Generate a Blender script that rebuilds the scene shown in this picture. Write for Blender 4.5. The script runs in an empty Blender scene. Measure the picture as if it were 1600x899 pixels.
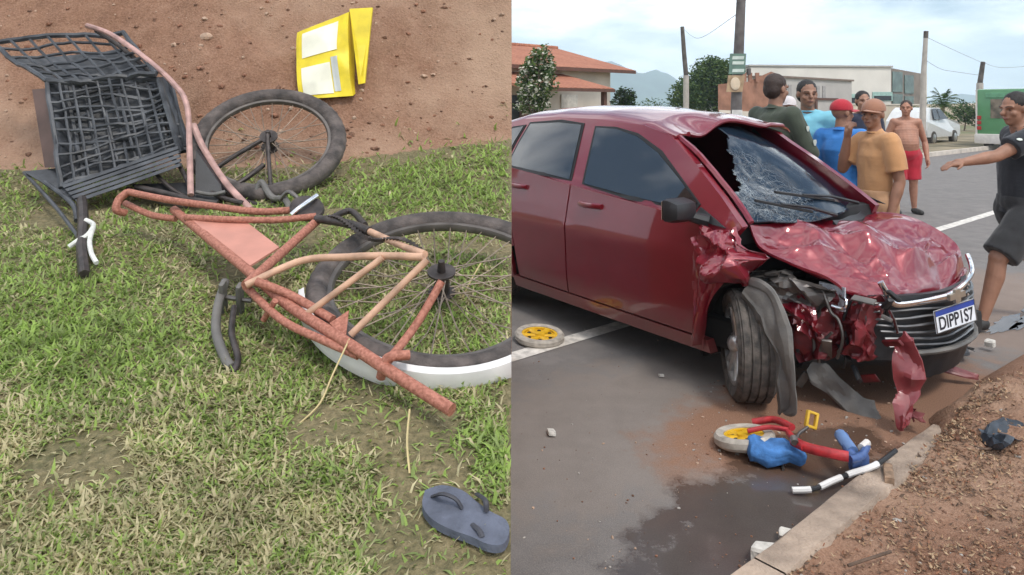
import bpy, bmesh, math, random
from mathutils import Vector, Matrix, noise
R = math.radians
random.seed(7)
scene = bpy.context.scene
COL = scene.collection

# ------------------------------------------------------------------ camera
CAM_H, FPX, V0, U0 = 1.55, 1100.0, 168.0, 800.0
cam_data = bpy.data.cameras.new('camera')
cam = bpy.data.objects.new('camera', cam_data)
COL.objects.link(cam)
cam.location = (0, 0, CAM_H)
cam.rotation_euler = (R(90), 0, 0)
cam_data.sensor_width = 36.0
cam_data.lens = 36.0 * FPX / 1600.0
cam_data.shift_y = -(449.5 - V0) / 1600.0
cam_data.clip_start = 0.05
cam_data.clip_end = 9000
scene.camera = cam

# ------------------------------------------------------------------ sky and sun
SUN_EL, SUN_AZ = R(58), R(152)      # azimuth clockwise from +Y: behind the camera, to its right
world = bpy.data.worlds.new('World')
scene.world = world
world.use_nodes = True
nt = world.node_tree
nt.nodes.clear()
w_out = nt.nodes.new('ShaderNodeOutputWorld')
w_bg = nt.nodes.new('ShaderNodeBackground')
w_sky = nt.nodes.new('ShaderNodeTexSky')
w_sky.sky_type = 'NISHITA'
w_sky.sun_disc = False
w_sky.sun_elevation = SUN_EL
w_sky.sun_rotation = SUN_AZ
w_tc = nt.nodes.new('ShaderNodeTexCoord')
w_map = nt.nodes.new('ShaderNodeMapping')
w_map.inputs['Scale'].default_value = (1.0, 1.0, 3.2)
w_n = nt.nodes.new('ShaderNodeTexNoise')
w_n.inputs['Scale'].default_value = 2.6
w_n.inputs['Detail'].default_value = 8
w_n.inputs['Roughness'].default_value = 0.58
w_r = nt.nodes.new('ShaderNodeValToRGB')
w_r.color_ramp.elements[0].position = 0.43
w_r.color_ramp.elements[0].color = (0.0, 0.0, 0.0, 1)
w_r.color_ramp.elements[1].position = 0.60
w_r.color_ramp.elements[1].color = (1, 1, 1, 1)
w_n2 = nt.nodes.new('ShaderNodeTexNoise')
w_n2.inputs['Scale'].default_value = 5.0
w_n2.inputs['Detail'].default_value = 6
w_c = nt.nodes.new('ShaderNodeValToRGB')
w_c.color_ramp.elements[0].position = 0.35
w_c.color_ramp.elements[0].color = (12.0, 12.4, 12.9, 1)
w_c.color_ramp.elements[1].position = 0.62
w_c.color_ramp.elements[1].color = (17.0, 17.0, 17.0, 1)
w_mix = nt.nodes.new('ShaderNodeMixRGB')
L = nt.links.new
L(w_tc.outputs['Generated'], w_map.inputs['Vector'])
L(w_map.outputs[0], w_n.inputs['Vector'])
L(w_map.outputs[0], w_n2.inputs['Vector'])
w_sep = nt.nodes.new('ShaderNodeSeparateXYZ')
L(w_tc.outputs['Generated'], w_sep.inputs[0])
w_mr = nt.nodes.new('ShaderNodeMapRange')       # cloud layer closes up toward the horizon
w_mr.inputs['From Min'].default_value = 0.02
w_mr.inputs['From Max'].default_value = 0.45
w_mr.inputs['To Min'].default_value = 0.12
w_mr.inputs['To Max'].default_value = 0.0
L(w_sep.outputs['Z'], w_mr.inputs['Value'])
w_add = nt.nodes.new('ShaderNodeMath')
w_add.operation = 'ADD'
L(w_n.outputs['Fac'], w_add.inputs[0])
L(w_mr.outputs[0], w_add.inputs[1])
L(w_add.outputs[0], w_r.inputs[0])
L(w_n2.outputs['Fac'], w_c.inputs[0])
L(w_r.outputs[0], w_mix.inputs[0])
L(w_sky.outputs[0], w_mix.inputs[1])
L(w_c.outputs[0], w_mix.inputs[2])
L(w_mix.outputs[0], w_bg.inputs['Color'])
w_bg.inputs['Strength'].default_value = 0.10
L(w_bg.outputs[0], w_out.inputs['Surface'])

sun_data = bpy.data.lights.new('sun', 'SUN')
sun_data.energy = 1.5
sun_data.angle = R(12)
sun_data.color = (1.0, 0.95, 0.87)
sun = bpy.data.objects.new('sun', sun_data)
COL.objects.link(sun)
sdir = Vector((math.cos(SUN_EL) * math.sin(SUN_AZ), math.cos(SUN_EL) * math.cos(SUN_AZ), math.sin(SUN_EL)))
sun.rotation_euler = sdir.to_track_quat('Z', 'Y').to_euler()
sun.location = (0, -20, 40)

scene.view_settings.view_transform = 'Standard'
scene.view_settings.look = 'None'
scene.view_settings.gamma = 1
scene.view_settings.use_curve_mapping = False
scene.view_settings.exposure = 0.58
scene.cycles.volume_bounces = 1
scene.cycles.max_bounces = 6
scene.cycles.diffuse_bounces = 3
scene.cycles.glossy_bounces = 3
scene.cycles.transmission_bounces = 4

# ------------------------------------------------------------------ helpers
def px(u, v, Y):
    """world point at depth Y along the sight line through photograph pixel (u, v)"""
    return Vector(((u - U0) / FPX * Y, Y, CAM_H - (v - V0) / FPX * Y))

def gp(u, v, z=0.0):
    """world point on the level z seen at pixel (u, v)"""
    return px(u, v, (CAM_H - z) * FPX / (v - V0))

BK0, BKS = 0.589, 0.2083           # grassy bank: z = BK0 + BKS * Y

def bp(u, v, h=0.0):
    """world point h above the grassy bank seen at pixel (u, v)"""
    return px(u, v, (CAM_H - BK0 - h) / (BKS + (v - V0) / FPX))

_M = {}
def mat(name, col, rough=0.7, metal=0.0, var=0.15, scale=8.0, bump=0.0, bscale=60.0, coat=0.0, col2=None, spec=0.5, detail=5, ior=None, trans=0.0, alpha=1.0, coatr=0.06, sheen=0.0):
    if name in _M:
        return _M[name]
    m = bpy.data.materials.new(name)
    m.use_nodes = True
    t = m.node_tree
    b = t.nodes['Principled BSDF']
    b.inputs['Roughness'].default_value = rough
    b.inputs['Metallic'].default_value = metal
    b.inputs['Specular IOR Level'].default_value = spec
    b.inputs['Coat Weight'].default_value = coat
    b.inputs['Coat Roughness'].default_value = coatr
    b.inputs['Sheen Weight'].default_value = sheen
    b.inputs['Alpha'].default_value = alpha
    if ior: b.inputs['IOR'].default_value = ior
    if trans: b.inputs['Transmission Weight'].default_value = trans
    tc = t.nodes.new('ShaderNodeTexCoord')
    n = t.nodes.new('ShaderNodeTexNoise')
    n.inputs['Scale'].default_value = scale
    n.inputs['Detail'].default_value = detail
    t.links.new(tc.outputs['Object'], n.inputs['Vector'])
    r = t.nodes.new('ShaderNodeValToRGB')
    c1 = col
    c2 = col2 if col2 else tuple(min(1, c * (1 + var)) for c in col)
    c0 = tuple(c * (1 - var) for c in c1)
    r.color_ramp.elements[0].position = 0.32
    r.color_ramp.elements[1].position = 0.68
    r.color_ramp.elements[0].color = (*c0, 1)
    r.color_ramp.elements[1].color = (*c2, 1)
    t.links.new(n.outputs['Fac'], r.inputs[0])
    t.links.new(r.outputs[0], b.inputs['Base Color'])
    if bump:
        n2 = t.nodes.new('ShaderNodeTexNoise')
        n2.inputs['Scale'].default_value = bscale
        n2.inputs['Detail'].default_value = 4
        t.links.new(tc.outputs['Object'], n2.inputs['Vector'])
        bm_ = t.nodes.new('ShaderNodeBump')
        bm_.inputs['Strength'].default_value = bump
        bm_.inputs['Distance'].default_value = 0.01
        t.links.new(n2.outputs['Fac'], bm_.inputs['Height'])
        t.links.new(bm_.outputs[0], b.inputs['Normal'])
    _M[name] = m
    return m

OFF = {}     # object name -> world position of its thing's origin (children are written in the same frame)

def tag(o, label, cat=None, group=None, kind=None):
    if label: o['label'] = label
    if cat: o['category'] = cat
    if group: o['group'] = group
    if kind: o['kind'] = kind
    return o

def thing(name, label, cat, loc=(0, 0, 0), rotz=0.0, group=None, local=False):
    o = bpy.data.objects.new(name, None)
    o.empty_display_size = 0.1
    COL.objects.link(o)
    o.location = loc
    o.rotation_euler = (0, 0, rotz)
    OFF[o.name] = Vector((0, 0, 0)) if local else Vector(loc)
    return tag(o, label, cat, group)

class MB:
    def __init__(self):
        self.v, self.f, self.m = [], [], []
    def add(self, vs, fs, mi=0):
        n = len(self.v)
        self.v += [Vector(p) for p in vs]
        self.f += [tuple(i + n for i in q) for q in fs]
        self.m += [mi] * len(fs)
    def box(self, c, s, rot=None, mi=0, bev=0.0):
        c = Vector(c)
        hx, hy, hz = s[0] / 2, s[1] / 2, s[2] / 2
        if bev > 0:
            b = min(bev, hx * .9, hy * .9, hz * .9)
            bm = bmesh.new()
            bmesh.ops.create_cube(bm, size=1)
            for q in bm.verts: q.co = Vector((q.co.x * s[0], q.co.y * s[1], q.co.z * s[2]))
            bmesh.ops.bevel(bm, geom=bm.edges[:] + bm.verts[:], offset=b, segments=2, affect='EDGES', profile=0.6)
            vs = [q.co.copy() for q in bm.verts]
            bm.verts.index_update()
            fs = [[q.index for q in f.verts] for f in bm.faces]
            bm.free()
        else:
            vs = [Vector((x, y, z)) for z in (-hz, hz) for y in (-hy, hy) for x in (-hx, hx)]
            fs = [(0, 2, 3, 1), (4, 5, 7, 6), (0, 1, 5, 4), (2, 6, 7, 3), (0, 4, 6, 2), (1, 3, 7, 5)]
        if rot is not None:
            vs = [rot @ p for p in vs]
        self.add([p + c for p in vs], fs, mi)
    def tube(self, pts, r, sides=8, caps=True, mi=0, flat=1.0):
        pts = [Vector(p) for p in pts]
        n = len(pts)
        rs = r if isinstance(r, (list, tuple)) else [r] * n
        base = len(self.v)
        up = None
        for i, p in enumerate(pts):
            d = (pts[min(i + 1, n - 1)] - pts[max(i - 1, 0)])
            if d.length < 1e-9: d = Vector((0, 0, 1))
            d.normalize()
            if up is None:
                up = Vector((0, 0, 1)) if abs(d.z) < 0.9 else Vector((1, 0, 0))
            a = d.cross(up)
            if a.length < 1e-6: a = d.orthogonal()
            a.normalize()
            up = a.cross(d).normalized()
            for k in range(sides):
                t = 2 * math.pi * k / sides
                self.v.append(p + a * (math.cos(t) * rs[i]) + up * (math.sin(t) * rs[i] * flat))
        for i in range(n - 1):
            for k in range(sides):
                k2 = (k + 1) % sides
                self.f.append((base + i * sides + k, base + i * sides + k2, base + (i + 1) * sides + k2, base + (i + 1) * sides + k))
                self.m.append(mi)
        if caps:
            self.f.append(tuple(base + k for k in reversed(range(sides)))); self.m.append(mi)
            self.f.append(tuple(base + (n - 1) * sides + k for k in range(sides))); self.m.append(mi)
    def ell(self, c, s, rot=None, seg=12, rings=8, mi=0):
        c = Vector(c)
        vs, fs = [], []
        for i in range(rings + 1):
            th = math.pi * i / rings
            for k in range(seg):
                ph = 2 * math.pi * k / seg
                p = Vector((s[0] * math.sin(th) * math.cos(ph), s[1] * math.sin(th) * math.sin(ph), s[2] * math.cos(th)))
                vs.append(c + (rot @ p if rot is not None else p))
        for i in range(rings):
            for k in range(seg):
                k2 = (k + 1) % seg
                fs.append((i * seg + k, (i + 1) * seg + k, (i + 1) * seg + k2, i * seg + k2))
        self.add(vs, fs, mi)
    def lathe(self, prof, mtx, seg=40, mi=0, arc=None):
        """prof: closed list of (radius, axial) -> ring about local Z of mtx"""
        vs, fs = [], []
        n = len(prof)
        for k in range(seg):
            t = 2 * math.pi * k / seg
            for (r, a) in prof:
                vs.append(mtx @ Vector((r * math.cos(t), r * math.sin(t), a)))
        for k in range(seg):
            k2 = (k + 1) % seg
            for i in range(n):
                i2 = (i + 1) % n
                fs.append((k * n + i, k2 * n + i, k2 * n + i2, k * n + i2))
        self.add(vs, fs, mi)
    def grid(self, nx, ny, fn, mi=0, thick=None):
        vs = [Vector(fn(i / nx, j / ny)) for j in range(ny + 1) for i in range(nx + 1)]
        fs = [(j * (nx + 1) + i, j * (nx + 1) + i + 1, (j + 1) * (nx + 1) + i + 1, (j + 1) * (nx + 1) + i) for j in range(ny) for i in range(nx)]
        if thick is not None:
            n = len(vs)
            tv = Vector(thick)
            vs += [p + tv for p in vs]
            fs2 = [tuple(reversed([i + n for i in q])) for q in fs]
            rim = [i for i in range(nx + 1)] + [j * (nx + 1) + nx for j in range(1, ny + 1)] + [ny * (nx + 1) + i for i in range(nx - 1, -1, -1)] + [j * (nx + 1) for j in range(ny - 1, 0, -1)]
            fs2 += [(rim[(k + 1) % len(rim)], rim[k], rim[k] + n, rim[(k + 1) % len(rim)] + n) for k in range(len(rim))]
            fs += fs2
        self.add(vs, fs, mi)
    def prism(self, poly, ext):
        n = len(poly)
        e = Vector(ext)
        vs = [Vector(p) for p in poly] + [Vector(p) + e for p in poly]
        fs = [tuple(range(n)), tuple(reversed(range(n, 2 * n)))] + [((i + 1) % n, i, i + n, (i + 1) % n + n) for i in range(n)]
        self.add(vs, fs)
    def build(self, name, mats, parent=None, smooth=False, recalc=True, clip=None, sharp=40):
        me = bpy.data.meshes.new(name)
        off = OFF[parent.name] if parent is not None else Vector((0, 0, 0))
        me.from_pydata([tuple(p - off) for p in self.v], [], self.f)
        if not isinstance(mats, (list, tuple)): mats = [mats]
        for m in mats: me.materials.append(m)
        if len(mats) > 1: me.polygons.foreach_set('material_index', self.m)
        if recalc or clip is not None:
            bm = bmesh.new()
            bm.from_mesh(me)
            if clip is not None:
                co, no = clip
                bmesh.ops.bisect_plane(bm, geom=bm.verts[:] + bm.edges[:] + bm.faces[:], plane_co=Vector(co) - off, plane_no=Vector(no), clear_outer=True)
                ed = [e for e in bm.edges if e.is_boundary]
                if ed: bmesh.ops.holes_fill(bm, edges=ed, sides=0)
            bmesh.ops.recalc_face_normals(bm, faces=bm.faces)
            bm.to_mesh(me)
            bm.free()
        if smooth:
            me.polygons.foreach_set('use_smooth', [True] * len(me.polygons))
            if smooth != 'all':
                try: me.set_sharp_from_angle(angle=R(sharp))
                except Exception: pass
        o = bpy.data.objects.new(name, me)
        COL.objects.link(o)
        if parent is not None:
            o.parent = parent
            OFF[o.name] = off
        else:
            OFF[o.name] = Vector((0, 0, 0))
        return o

def single(mb, name, mats, label, cat, group=None, smooth=False, **k):
    """a thing that is one mesh: origin moved to its base centre"""
    lo = Vector((min(p.x for p in mb.v), min(p.y for p in mb.v), min(p.z for p in mb.v)))
    hi = Vector((max(p.x for p in mb.v), max(p.y for p in mb.v), max(p.z for p in mb.v)))
    c = Vector(((lo.x + hi.x) / 2, (lo.y + hi.y) / 2, lo.z))
    mb.v = [p - c for p in mb.v]
    o = mb.build(name, mats, None, smooth, **k)
    o.location = c
    return tag(o, label, cat, group)

def fbm(p, oct=4, s=1.0):
    return noise.fractal(Vector(p) * s, 1.0, 2.0, oct)

def facet(a, b, n, seed):
    """piecewise flat random relief: value noise on a triangle grid, like creased sheet metal"""
    x, y = a * n + .37 * seed, b * n + .73 * seed
    i, j = math.floor(x), math.floor(y)
    fx, fy = x - i, y - j
    def h(p, q): return noise.cell(Vector((p + .5, q + .5, seed + .5)))
    if (i + j) % 2 == 0:
        if fx + fy < 1: return h(i, j) + (h(i + 1, j) - h(i, j)) * fx + (h(i, j + 1) - h(i, j)) * fy
        return h(i + 1, j + 1) + (h(i, j + 1) - h(i + 1, j + 1)) * (1 - fx) + (h(i + 1, j) - h(i + 1, j + 1)) * (1 - fy)
    if fx > fy: return h(i, j) + (h(i + 1, j) - h(i, j)) * fx + (h(i + 1, j + 1) - h(i + 1, j)) * fy
    return h(i, j) + (h(i + 1, j + 1) - h(i, j + 1)) * fx + (h(i, j + 1) - h(i, j)) * fy

def curve(pts, n=24):
    """Catmull-Rom through pts"""
    pts = [Vector(p) for p in pts]
    out = []
    m = len(pts)
    for i in range(m - 1):
        p0, p1, p2, p3 = pts[max(i - 1, 0)], pts[i], pts[i + 1], pts[min(i + 2, m - 1)]
        k = max(2, n // (m - 1))
        for j in range(k):
            t = j / k
            out.append(0.5 * ((2 * p1) + (p2 - p0) * t + (2 * p0 - 5 * p1 + 4 * p2 - p3) * t * t + (3 * p1 - p0 - 3 * p2 + p3) * t ** 3))
    out.append(pts[-1])
    return out

def lerp_tab(tab, x):
    if x <= tab[0][0]: return tab[0][1]
    for (a, b), (c, d) in zip(tab, tab[1:]):
        if x <= c: return b + (d - b) * (x - a) / (c - a)
    return tab[-1][1]

def axes_mtx(o, z, x=None):
    z = Vector(z).normalized()
    x = Vector(x) if x is not None else z.orthogonal()
    x = (x - z * x.dot(z)).normalized()
    y = z.cross(x)
    m = Matrix((x, y, z)).transposed().to_4x4()
    m.translation = Vector(o)
    return m
import numpy as np
rng = np.random.default_rng(11)
# ------------------------------------------------------------------ the setting
RE, RN = Vector((0.763, 0.646, 0)), Vector((-0.646, 0.763, 0))   # along the road, across it (away from the camera)
def rq(s, q, z=0.0):
    p = RE * s + RN * q
    return Vector((p.x, p.y, z))

def node_mat(name, fn):
    m = bpy.data.materials.new(name)
    m.use_nodes = True
    fn(m.node_tree, m.node_tree.nodes['Principled BSDF'])
    _M[name] = m
    return m

class NT:
    """short hand for node graphs"""
    def __init__(s, t): s.t = t
    def n(s, typ, **k):
        q = s.t.nodes.new(typ)
        for a, b in k.items(): setattr(q, a, b)
        return q
    def noise(s, vec, scale, detail=5, rough=0.5):
        q = s.n('ShaderNodeTexNoise')
        q.inputs['Scale'].default_value = scale
        q.inputs['Detail'].default_value = detail
        q.inputs['Roughness'].default_value = rough
        s.t.links.new(vec, q.inputs['Vector'])
        return q.outputs['Fac']
    def ramp(s, x, stops):
        q = s.n('ShaderNodeValToRGB')
        el = q.color_ramp.elements
        while len(el) < len(stops): el.new(0.5)
        for e, (p, c) in zip(el, stops):
            e.position = p
            e.color = (*c, 1) if isinstance(c, (tuple, list)) else (c, c, c, 1)
        s.t.links.new(x, q.inputs[0])
        return q.outputs[0]
    def mix(s, f, a, b, blend='MIX'):
        q = s.n('ShaderNodeMixRGB', blend_type=blend)
        for i, x in enumerate((f, a, b)):
            if isinstance(x, (int, float)): q.inputs[i].default_value = x if i == 0 else (x, x, x, 1)
            elif isinstance(x, tuple): q.inputs[i].default_value = (*x, 1)
            else: s.t.links.new(x, q.inputs[i])
        return q.outputs[0]
    def math(s, op, a, b=0.0, clamp=False):
        q = s.n('ShaderNodeMath', operation=op, use_clamp=clamp)
        for i, x in enumerate((a, b)):
            if isinstance(x, (int, float)): q.inputs[i].default_value = x
            else: s.t.links.new(x, q.inputs[i])
        return q.outputs[0]
    def pos(s): return s.n('ShaderNodeNewGeometry').outputs['Position']
    def patch(s, pos, c, ang, half, nz, amount=0.5):
        """1 inside a noisy-edged ellipse on the ground"""
        mp = s.n('ShaderNodeMapping', vector_type='TEXTURE')
        mp.inputs['Location'].default_value = (c[0], c[1], 0)
        mp.inputs['Rotation'].default_value = (0, 0, ang)
        mp.inputs['Scale'].default_value = (half[0], half[1], 1e4)
        s.t.links.new(pos, mp.inputs['Vector'])
        ln = s.n('ShaderNodeVectorMath', operation='LENGTH')
        s.t.links.new(mp.outputs[0], ln.inputs[0])
        x = s.math('ADD', ln.outputs['Value'], s.math('MULTIPLY', s.math('SUBTRACT', nz, 0.5), amount * 2))
        return s.ramp(x, [(0.75, 1.0), (1.0, 0.0)])
    def bump(s, h, strength, dist=0.01):
        q = s.n('ShaderNodeBump')
        q.inputs['Strength'].default_value = strength
        q.inputs['Distance'].default_value = dist
        s.t.links.new(h, q.inputs['Height'])
        return q.outputs[0]

def road_nodes(t, b):
    g = NT(t)
    p = g.pos()
    big = g.noise(p, 0.9, 6, 0.6)
    mid = g.noise(p, 5, 6, 0.65)
    fine = g.noise(p, 160, 3)
    grit = g.noise(p, 420, 2)
    c = g.ramp(big, [(0.3, (0.15, 0.138, 0.132)), (0.7, (0.225, 0.206, 0.195))])
    c = g.mix(0.55, c, g.ramp(mid, [(0.35, (0.10, 0.093, 0.09)), (0.68, (0.235, 0.214, 0.2))]))
    c = g.mix(g.ramp(fine, [(0.45, 0.0), (0.66, 0.7)]), c, (0.24, 0.21, 0.19))
    c = g.mix(g.ramp(grit, [(0.34, 0.75), (0.48, 0.0)]), c, (0.05, 0.046, 0.045))
    dust = g.patch(p, (0.75, 3.55), R(35), (1.5, 0.75), mid, 0.8)
    c = g.mix(g.math('MULTIPLY', dust, 0.35), c, (0.29, 0.235, 0.195))
    dirt = g.patch(p, (1.72, 3.62), R(27), (1.35, 0.56), mid, 0.38)
    soil = g.ramp(fine, [(0.3, (0.19, 0.095, 0.055)), (0.7, (0.32, 0.175, 0.11))])
    c = g.mix(g.math('MULTIPLY', dirt, 0.95), c, soil)
    wet = g.patch(p, (0.98, 2.66), R(43), (1.1, 0.36), mid, 0.9)
    wet2 = g.patch(p, (1.33, 3.2), R(30), (0.45, 0.16), mid, 0.6)
    wet = g.math('MAXIMUM', wet, wet2)
    c = g.mix(g.math('MULTIPLY', wet, 0.7), c, (0.05, 0.036, 0.03))
    far = g.patch(p, (3.6, 5.6), R(42), (1.6, 1.1), mid, 0.6)
    c = g.mix(g.math('MULTIPLY', far, 0.5), c, (0.27, 0.18, 0.13))
    t.links.new(c, b.inputs['Base Color'])
    r = g.mix(wet, 0.85, 0.10)
    t.links.new(r, b.inputs['Roughness'])
    bh = g.math('MULTIPLY', g.mix(0.5, fine, grit), g.math('SUBTRACT', 1.0, g.math('MULTIPLY', wet, 0.93)))
    t.links.new(g.bump(bh, 0.45, 0.006), b.inputs['Normal'])
M_ROAD = node_mat('asphalt', road_nodes)

def soil_nodes(dark):
    def f(t, b):
        g = NT(t)
        p = g.pos()
        a = g.noise(p, 1.6, 6, 0.6)
        m = g.noise(p, 11, 6, 0.65)
        fi = g.noise(p, 90, 4, 0.6)
        c = g.ramp(a, [(0.3, (0.25, 0.13, 0.08)), (0.7, (0.38, 0.22, 0.145))])
        c = g.mix(0.5, c, g.ramp(m, [(0.3, (0.15, 0.07, 0.042)), (0.55, (0.27, 0.14, 0.088)), (0.75, (0.38, 0.24, 0.165))]))
        c = g.mix(0.35, c, g.ramp(fi, [(0.35, (0.1, 0.05, 0.032)), (0.7, (0.42, 0.27, 0.19))]))
        c = g.mix(g.ramp(g.noise(p, 0.8, 5, 0.6), [(0.45, 0.0), (0.65, 0.6)]), c, (0.47, 0.33, 0.235))
        if dark != 1: c = g.mix(1.0, c, (dark, dark, dark), 'MULTIPLY')
        t.links.new(c, b.inputs['Base Color'])
        b.inputs['Roughness'].default_value = 0.95
        b.inputs['Specular IOR Level'].default_value = 0.2
        t.links.new(g.bump(g.mix(0.4, m, fi), 0.9, 0.03), b.inputs['Normal'])
    return f
M_SOIL = node_mat('red_soil', soil_nodes(1))

def turf_nodes(t, b):
    g = NT(t)
    p = g.pos()
    m = g.noise(p, 6, 6, 0.65)
    fi = g.noise(p, 70, 4, 0.6)
    c = g.ramp(m, [(0.35, (0.11, 0.105, 0.045)), (0.7, (0.26, 0.19, 0.105))])
    c = g.mix(0.5, c, g.ramp(fi, [(0.35, (0.05, 0.055, 0.02)), (0.7, (0.32, 0.26, 0.14))]))
    t.links.new(c, b.inputs['Base Color'])
    b.inputs['Roughness'].default_value = 0.95
    t.links.new(g.bump(fi, 0.8, 0.02), b.inputs['Normal'])
M_TURF = node_mat('turf', turf_nodes)

def land_nodes(t, b):
    g = NT(t)
    p = g.pos()
    m = g.noise(p, 0.12, 6, 0.65)
    fi = g.noise(p, 2.5, 5, 0.6)
    c = g.ramp(m, [(0.4, (0.10, 0.13, 0.045)), (0.6, (0.27, 0.2, 0.13))])
    c = g.mix(0.4, c, g.ramp(fi, [(0.35, (0.07, 0.09, 0.03)), (0.7, (0.33, 0.26, 0.17))]))
    t.links.new(c, b.inputs['Base Color'])
    b.inputs['Roughness'].default_value = 0.95
M_LAND = node_mat('open_land', land_nodes)
M_KERB = mat('kerb_concrete', (0.34, 0.26, 0.2), 0.9, var=0.4, scale=7, bump=0.6, bscale=90)
M_LINE = mat('road_paint', (0.62, 0.58, 0.53), 0.75, var=0.3, scale=16, bump=0.3, bscale=150)

def struct(o, label=None):
    o['kind'] = 'structure'
    if label: o['label'] = label
    return o

# far ground, reaching the horizon
mb = MB()
mb.grid(30, 30, lambda a, b: (-2600 + 5200 * a, -600 + 3600 * b, -0.03))
struct(mb.build('ground', M_LAND, recalc=False))

# carriageway
KQ = 1.27
def ss(a, n=1): return a
mb = MB()
mb.grid(90, 12, lambda a, b: rq(-30 + 230 * a * a, KQ - 0.05 + (8.35 - KQ + 0.05) * b, 0.0 + 0.0))
struct(mb.build('road', M_ROAD, recalc=False))
# edge line, in worn lengths
mb = MB()
s = -2.0
mb.grid(120, 2, lambda a, b: rq(-3 + 70 * a, 3.26 + 0.13 * b + 0.006 * math.sin(a * 90), 0.004))
struct(mb.build('road_marking', M_LINE, recalc=False))

# near kerb: concrete lengths, each a piece of its own
kerb = bpy.data.objects.new('kerb', None); COL.objects.link(kerb); OFF['kerb'] = Vector()
kerb['kind'] = 'structure'
s0 = 1.32
k = 0
while s0 < 22:
    ln = 0.78 + 0.05 * math.sin(k * 3.1)
    if 3.5 < s0 < 5.4:      # broken out and buried where the car ran over it
        s0 += ln; k += 1; continue
    mb = MB()
    tilt = 0.012 * math.sin(k * 2.3)
    def kf(a, b, s0=s0, ln=ln, tilt=tilt):
        prof = [(0.0, -0.05), (0.004, 0.052), (0.018, 0.066), (0.125, 0.07), (0.14, 0.03), (0.145, -0.05)]
        i = min(int(b * 5 + 0.01), 5)
        q, z = prof[i]
        sss = s0 + ln * a
        w = 0.006 * fbm((sss * 3, i, 1.0), 3, 1.5)
        return rq(sss, KQ - q + w, z + tilt * a + (0.006 * fbm((sss * 5, q * 30, 4), 3) if z > 0 else 0))
    mb.grid(14, 5, kf)
    mb.build('kerb_stone', M_KERB, kerb, smooth=True)
    s0 += ln + 0.008
    k += 1

# dirt verge between the kerb and the camera
def verge_z(x, y):
    q = Vector((x, y, 0)).dot(RN)
    s = Vector((x, y, 0)).dot(RE)
    edge = min(1.0, max(0.0, (KQ - 0.1 - q) / 0.5))
    z = 0.05 + 0.03 * edge
    z += 0.035 * fbm((x, y, 0.3), 5, 2.2) * (0.35 + edge)
    z += 0.012 * fbm((x, y, 5.3), 4, 14)
    h = math.exp(-(((x - 2.25) / 0.55) ** 2 + ((y - 3.35) / 0.4) ** 2))
    z += 0.09 * h * (1 + 0.7 * fbm((x, y, 2), 4, 7))
    h2 = math.exp(-(((x - 3.1) / 0.9) ** 2 + ((y - 3.7) / 0.5) ** 2))
    z += 0.05 * h2
    if s > 5: z -= min(0.05, (s - 5) * 0.02)
    return z
def q_edge(s_):
    t = max(0, 1 - abs((s_ - 4.65) / 1.35))
    return KQ - .13 + min(1, t * 2.5) * (.17 + .16 * fbm((s_, 3, 3), 4, 2.2))
def vs_(a): return -1.2 + 7.2 * a if a < 0.8 else 4.56 + (a - 0.8) / 0.2 * 40
def vq_(b, s_): return (-8 + 6.2 * (b / 0.2)) if b < 0.2 else (-1.8 + (q_edge(s_) + 1.8) * (b - 0.2) / 0.8)
mb = MB()
def vf(a, b):
    s_ = vs_(a)
    q = vq_(b, s_)
    p = rq(s_, q)
    z = verge_z(p.x, p.y)
    over = max(0, (q - (KQ - .13)) / .5)
    if over > 0: z = z * max(0, 1 - (over * .5 / max(.05, q_edge(s_) - KQ + .13)) ** 2) + .003
    return (p.x, p.y, z)
mb.grid(210, 120, vf)
struct(mb.build('verge', M_SOIL, recalc=False, smooth='all'))

# far kerb and planted strip beyond the carriageway
mb = MB()
mb.grid(80, 3, lambda a, b: rq(-30 + 230 * a * a, [8.35, 8.36, 8.5, 8.51][round(b * 3)], [0.0, 0.13, 0.13, 0.0][round(b * 3)]))
struct(mb.build('far_kerb', mat('pale_kerb', (0.5, 0.44, 0.38), 0.9, var=0.2, scale=3), recalc=False))
mb = MB()
mb.grid(80, 6, lambda a, b: rq(-30 + 230 * a * a, 8.51 + 4.2 * b, 0.10 + 0.04 * fbm((a * 60, b * 4, 0), 3)))
struct(mb.build('median_strip', mat('dry_verge', (0.2, 0.17, 0.09), 0.95, var=0.5, scale=0.9, col2=(0.33, 0.27, 0.18), bump=0.6, bscale=6), recalc=False))

# gutter puddle past the car's nose
M_MUDW = mat('muddy_water', (0.10, 0.075, 0.06), 0.10, var=0.3, scale=3, bump=0.08, bscale=14, spec=0.5)
for n_, (ps, pq, pl_, pw) in enumerate(((6.9, 1.47, .85, .10), (5.95, 1.56, .28, .07), (8.6, 1.45, .5, .09)    )):
    mb = MB()
    pts = []
    for k in range(56):
        t = 2 * math.pi * k / 56
        rr = 1 + 0.75 * fbm((math.cos(t) * 1.3, math.sin(t) * 1.3, 3.3 + n_), 4, 1.9)
        pts.append(rq(ps + pl_ * rr * math.cos(t), pq + pw * rr * math.sin(t), 0.0045))
    mb.add(pts, [tuple(range(56))])
    struct(mb.build('puddle', M_MUDW, recalc=False))

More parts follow.
